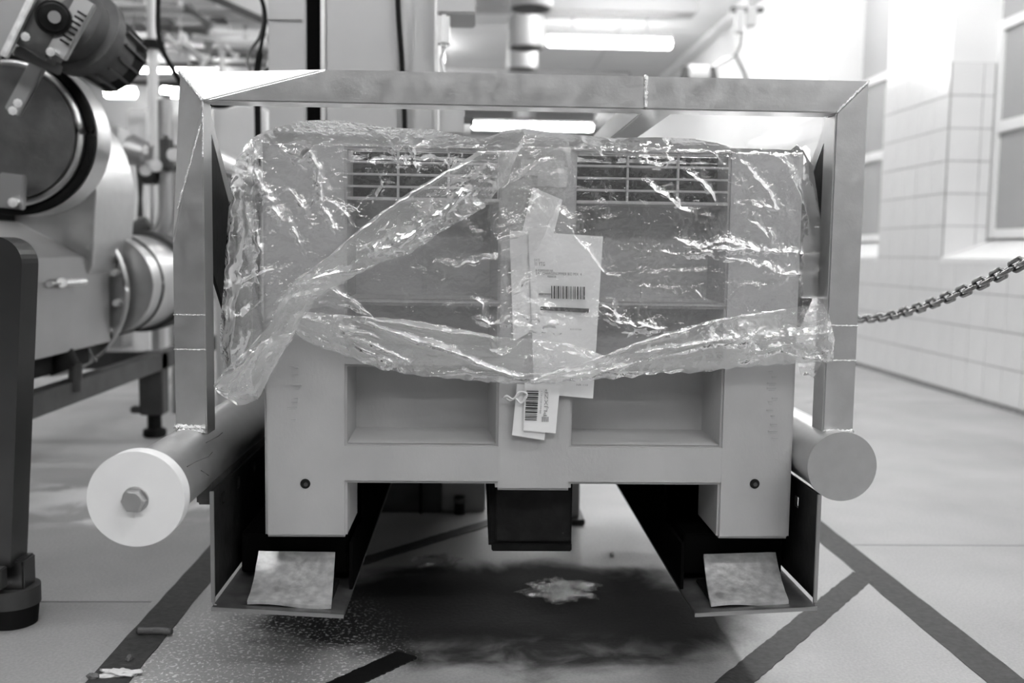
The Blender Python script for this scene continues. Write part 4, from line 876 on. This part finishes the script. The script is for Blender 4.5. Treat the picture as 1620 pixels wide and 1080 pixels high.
# pale cabinets and vessel behind
def cab(name, x0, y0, x1, y1, Y, dep, label, material='pale', door=True, cat='cabinet'):
    a, b_ = P(x0, y0, Y), P(x1, y1, Y); z0 = max(0, b_.z); t = empty(name, ((a.x+b_.x)/2, Y+dep/2, z0), label, cat)
    box('body', a.x, b_.x, Y, Y+dep, z0, a.z, M[material], t, .012)
    if door:
        box('door', a.x+.03, b_.x-.03, Y-.015, Y, z0+.05, a.z-.04, M[material], t, .006); cyl('handle', ((a.x+b_.x)/2, Y-.04, (z0+a.z)/2+.05), ((a.x+b_.x)/2, Y-.015, (z0+a.z)/2+.05), .02, M['steel_mid'], t, seg=12)
    return t
cab('control_cabinet', 336, 168, 424, 760, 5.0, .5, 'pale grey cabinet standing left of the lifting mast')
cab('tall_cabinet', 202, 172, 240, 700, 7.5, .5, 'narrow pale cabinet behind the valve knob')
cab('storage_tank', 110, 196, 196, 700, 8.2, .8, 'mid grey tank block behind the drum housing', 'steel_mid')
cab('far_cabinet', 262, 180, 300, 700, 8.0, .5, 'bright pale cabinet seen between post and frame')
ot = empty('stub_pipe', P(370, 262, 3.9), 'short bright horizontal pipe behind the left edge of the bag', 'pipe')
cyl('pipe', P(346, 250, 3.9), P(420, 284, 3.24), .03, M['steel_bright'], ot, seg=20); cyl('sleeve', P(352, 285, 3.95), P(419, 318, 3.24), .036, M['steel_dark'], ot, seg=20); cyl('pipe_cap', P(364, 292, 3.9), P(366, 293, 3.84), .02, M['steel_bright'], ot, seg=12)
# overhead pipework
pr = empty('overhead_pipework', (-2.8, 7.5, 2.4), 'tangle of pale pipes, trays and hangers under the ceiling at upper left', 'pipework')
def hp(name, x0, y0, x1, y1, Y, r, m_): tube(name, [P(x0, y0, Y), P(x1, y1, Y)], r, M[m_], pr, 10)
for a in [('pipe', 180, 12, 424, 22, 7.0, .05, 'pale'), ('pipe', 200, 27, 424, 33, 7.4, .05, 'frame_white'), ('pipe', 185, 43, 330, 47, 8.0, .05, 'overhead'), ('pipe', 150, 98, 300, 103, 7.0, .022, 'steel_mid'),
          ('pipe', 170, 118, 300, 124, 7.5, .06, 'frame_white'), ('pipe', 150, 128, 290, 134, 7.2, .03, 'steel_dark'), ('pipe', 300, 100, 424, 104, 7.6, .03, 'steel_mid'), ('pipe', 255, 86, 424, 90, 8.4, .03, 'overhead'),
          ('diagonal_pipe', 292, 72, 325, 96, 6.6, .045, 'frame_white'), ('diagonal_pipe', 262, 60, 290, 82, 6.6, .035, 'frame_white'), ('diagonal_pipe', 296, 12, 335, 42, 6.8, .04, 'overhead'), ('diagonal_pipe', 205, 30, 262, 62, 7.8, .05, 'steel_mid'),
          ('hanger', 285, 0, 286, 90, 7.1, .018, 'pale'), ('hanger', 214, 0, 213, 60, 7.3, .02, 'overhead'), ('hanger', 345, 0, 344, 30, 7.3, .02, 'pale'), ('hanger', 352, 78, 351, 116, 6.9, .03, 'frame_white'), ('hanger', 356, 74, 374, 90, 6.9, .03, 'frame_white'), ('hanger', 330, 66, 329, 100, 7.4, .04, 'overhead'), ('hanger', 232, 0, 232, 40, 7.4, .02, 'frame_white'), ('hanger', 388, 40, 388, 60, 7.4, .02, 'steel_mid')]: hp(*a)
def hbx(name, x0, y0, x1, y1, Y, dep, m_): a, b_ = P(x0, y0, Y), P(x1, y1, Y); box(name, a.x, b_.x, Y, Y+dep, b_.z, a.z, M[m_], pr, .01)
for a in [('cable_tray', 205, 50, 424, 57, 8.6, .3, 'steel_dark'), ('cable_tray', 180, 2, 300, 9, 8.4, .3, 'overhead'), ('junction_box', 236, 28, 270, 44, 7.2, .12, 'steel_dark'), ('junction_box', 330, 26, 356, 33, 7.0, .12, 'steel_dark'),
          ('fitting', 208, 50, 238, 76, 6.9, .15, 'frame_white'), ('fitting', 262, 80, 300, 100, 7.8, .15, 'frame_white'), ('duct', 355, 20, 410, 40, 9.0, .4, 'frame_white'), ('fitting', 282, 50, 292, 66, 6.9, .1, 'frame_white'), ('cable_tray', 205, 72, 424, 80, 9.5, .3, 'overhead')]: hbx(*a)
bar('sloping_beam', P(325, -8, 6.4), P(424, 36, 6.4), .04, .04, M['steel_dark'], pr, side=(0, 1, 0))
poly('sloping_panel', [P(340, -10, 6.45), P(424, -10, 6.45), P(424, 32, 6.45), P(340, -10, 6.5), P(424, -10, 6.5), P(424, 32, 6.5)], [(0, 1, 2), (3, 4, 5), (0, 1, 4, 3), (1, 2, 5, 4), (2, 0, 3, 5)], M['pale'], pr)
for x0, y, x1, Y, lab in [(168, 146, 214, 10.5, 'glowing tube lamp left of the pale post'), (257, 145, 291, 10.5, 'glowing tube lamp right of the pale post'), (305, 62, 420, 8.2, 'pale tube lamp above the left end of the top bar')]:
    a, b_ = P(x0, y, Y), P(x1, y+1, Y); t = empty('tube_lamp', ((a.x+b_.x)/2, Y, a.z), lab, 'lamp')
    cyl('diffuser', a, b_, .05 if Y > 9 else .042, M['lamp'] if Y > 9 else M['frame_white'], t, seg=16, bev=.01); box('housing', a.x, b_.x, Y-.03, Y+.03, a.z+.045, a.z+.075, M['frame_white'], t, .004)
    box('hanger', (a.x+b_.x)/2-.01, (a.x+b_.x)/2+.01, Y-.01, Y+.01, a.z+.07, CEIL+.005, M['blind'], t, 0)
cb1 = tube('black_cable', curve_pts([P(251, -20, 4.0), P(250, 40, 4.0), P(255, 72, 4.0), P(268, 100, 4.0), P(290, 135, 4.0), P(320, 162, 4.0), P(350, 168, 4.0), P(372, 160, 3.9), P(400, 130, 3.7), P(428, 110, 3.45)], 8), .010, M['black'], None, 8)
tag(cb1, 'long black cable curving down to the left corner of the top bar', 'cable')
cb2 = tube('black_cable', curve_pts([P(406, -20, 3.6), P(418, 12, 3.6), P(419, 40, 3.6), P(411, 85, 3.6), P(406, 125, 3.6), P(408, 200, 3.6), P(408, 420, 3.6), P(404, 745, 3.6)], 8), [.007]*24+[.012]*33, M['black'], None, 8)
tag(cb2, 'black cable hanging close along the left side of the mast', 'cable')
cb3 = tube('grey_cable', curve_pts([P(398, -30, 3.7), P(416, 10, 3.7), P(412, 55, 3.7), P(398, 78, 3.7), P(392, 100, 3.65), P(404, 122, 3.5), P(430, 128, 3.3)], 8), .006, M['steel_dark'], None, 8)
tag(cb3, 'thin grey cable bowing left beside the mast', 'cable')

# ------------------------------------------------------------------ litter on the floor
p = PZ(245, 1004); st = tube('debris_stick', curve_pts([p+Vector((-.038, .0, .009)), p+Vector((-.012, .002, .008)), p+Vector((.014, 0, .009)), p+Vector((.038, -.006, .009))], 6), [.006]+[.008]*16+[.006]*2, M['debris'], None, 8)
tag(st, 'small brown stick lying on the dark line at lower left', 'debris')
def lump(name, px, py, rx, ry, rz, mt_, label, seed, cat='litter', amp=.5):
    c = PZ(px, py); bm = bmesh.new(); bmesh.ops.create_icosphere(bm, subdivisions=4, radius=1); r = random.Random(seed); off = r.random()*50
    from mathutils import noise as nz
    for v in bm.verts:
        k = 1+amp*nz.noise(v.co*1.6+Vector((off, 0, 0)))+amp*.7*abs(nz.noise(v.co*4+Vector((off, 3, 0)))); q = v.co*k
        v.co = c+Vector((q.x*rx, q.y*ry, max(0, q.z*rz+rz*.7)+.0003))
    me = mesh_bm(bm, True); o = link(name, me, M[mt_], None); return tag(o, label, cat)
lump('film_scrap', 692, 890, .05, .045, .008, 'film_wet', 'crumpled clear film scrap behind the left channel', 3, amp=.9)
lump('film_scrap', 890, 935, .06, .06, .009, 'film_wet', 'larger curled film scrap in front of the black block', 8, amp=1.0)
lump('white_crumb', 968, 878, .005, .005, .004, 'scrap', 'tiny white crumb on the floor right of the black block', 5)
lump('white_scrap', 190, 1069, .030, .010, .006, 'scrap', 'white food scrap at the bottom edge, lower left', 12, amp=1.0)
lump('dark_pebble', 205, 1044, .006, .008, .006, 'debris', 'small dark pebble behind the white scrap', 14)
lump('dark_crumb', 148, 1073, .010, .008, .006, 'debris', 'dark crumb left of the white scrap at the bottom edge', 17)
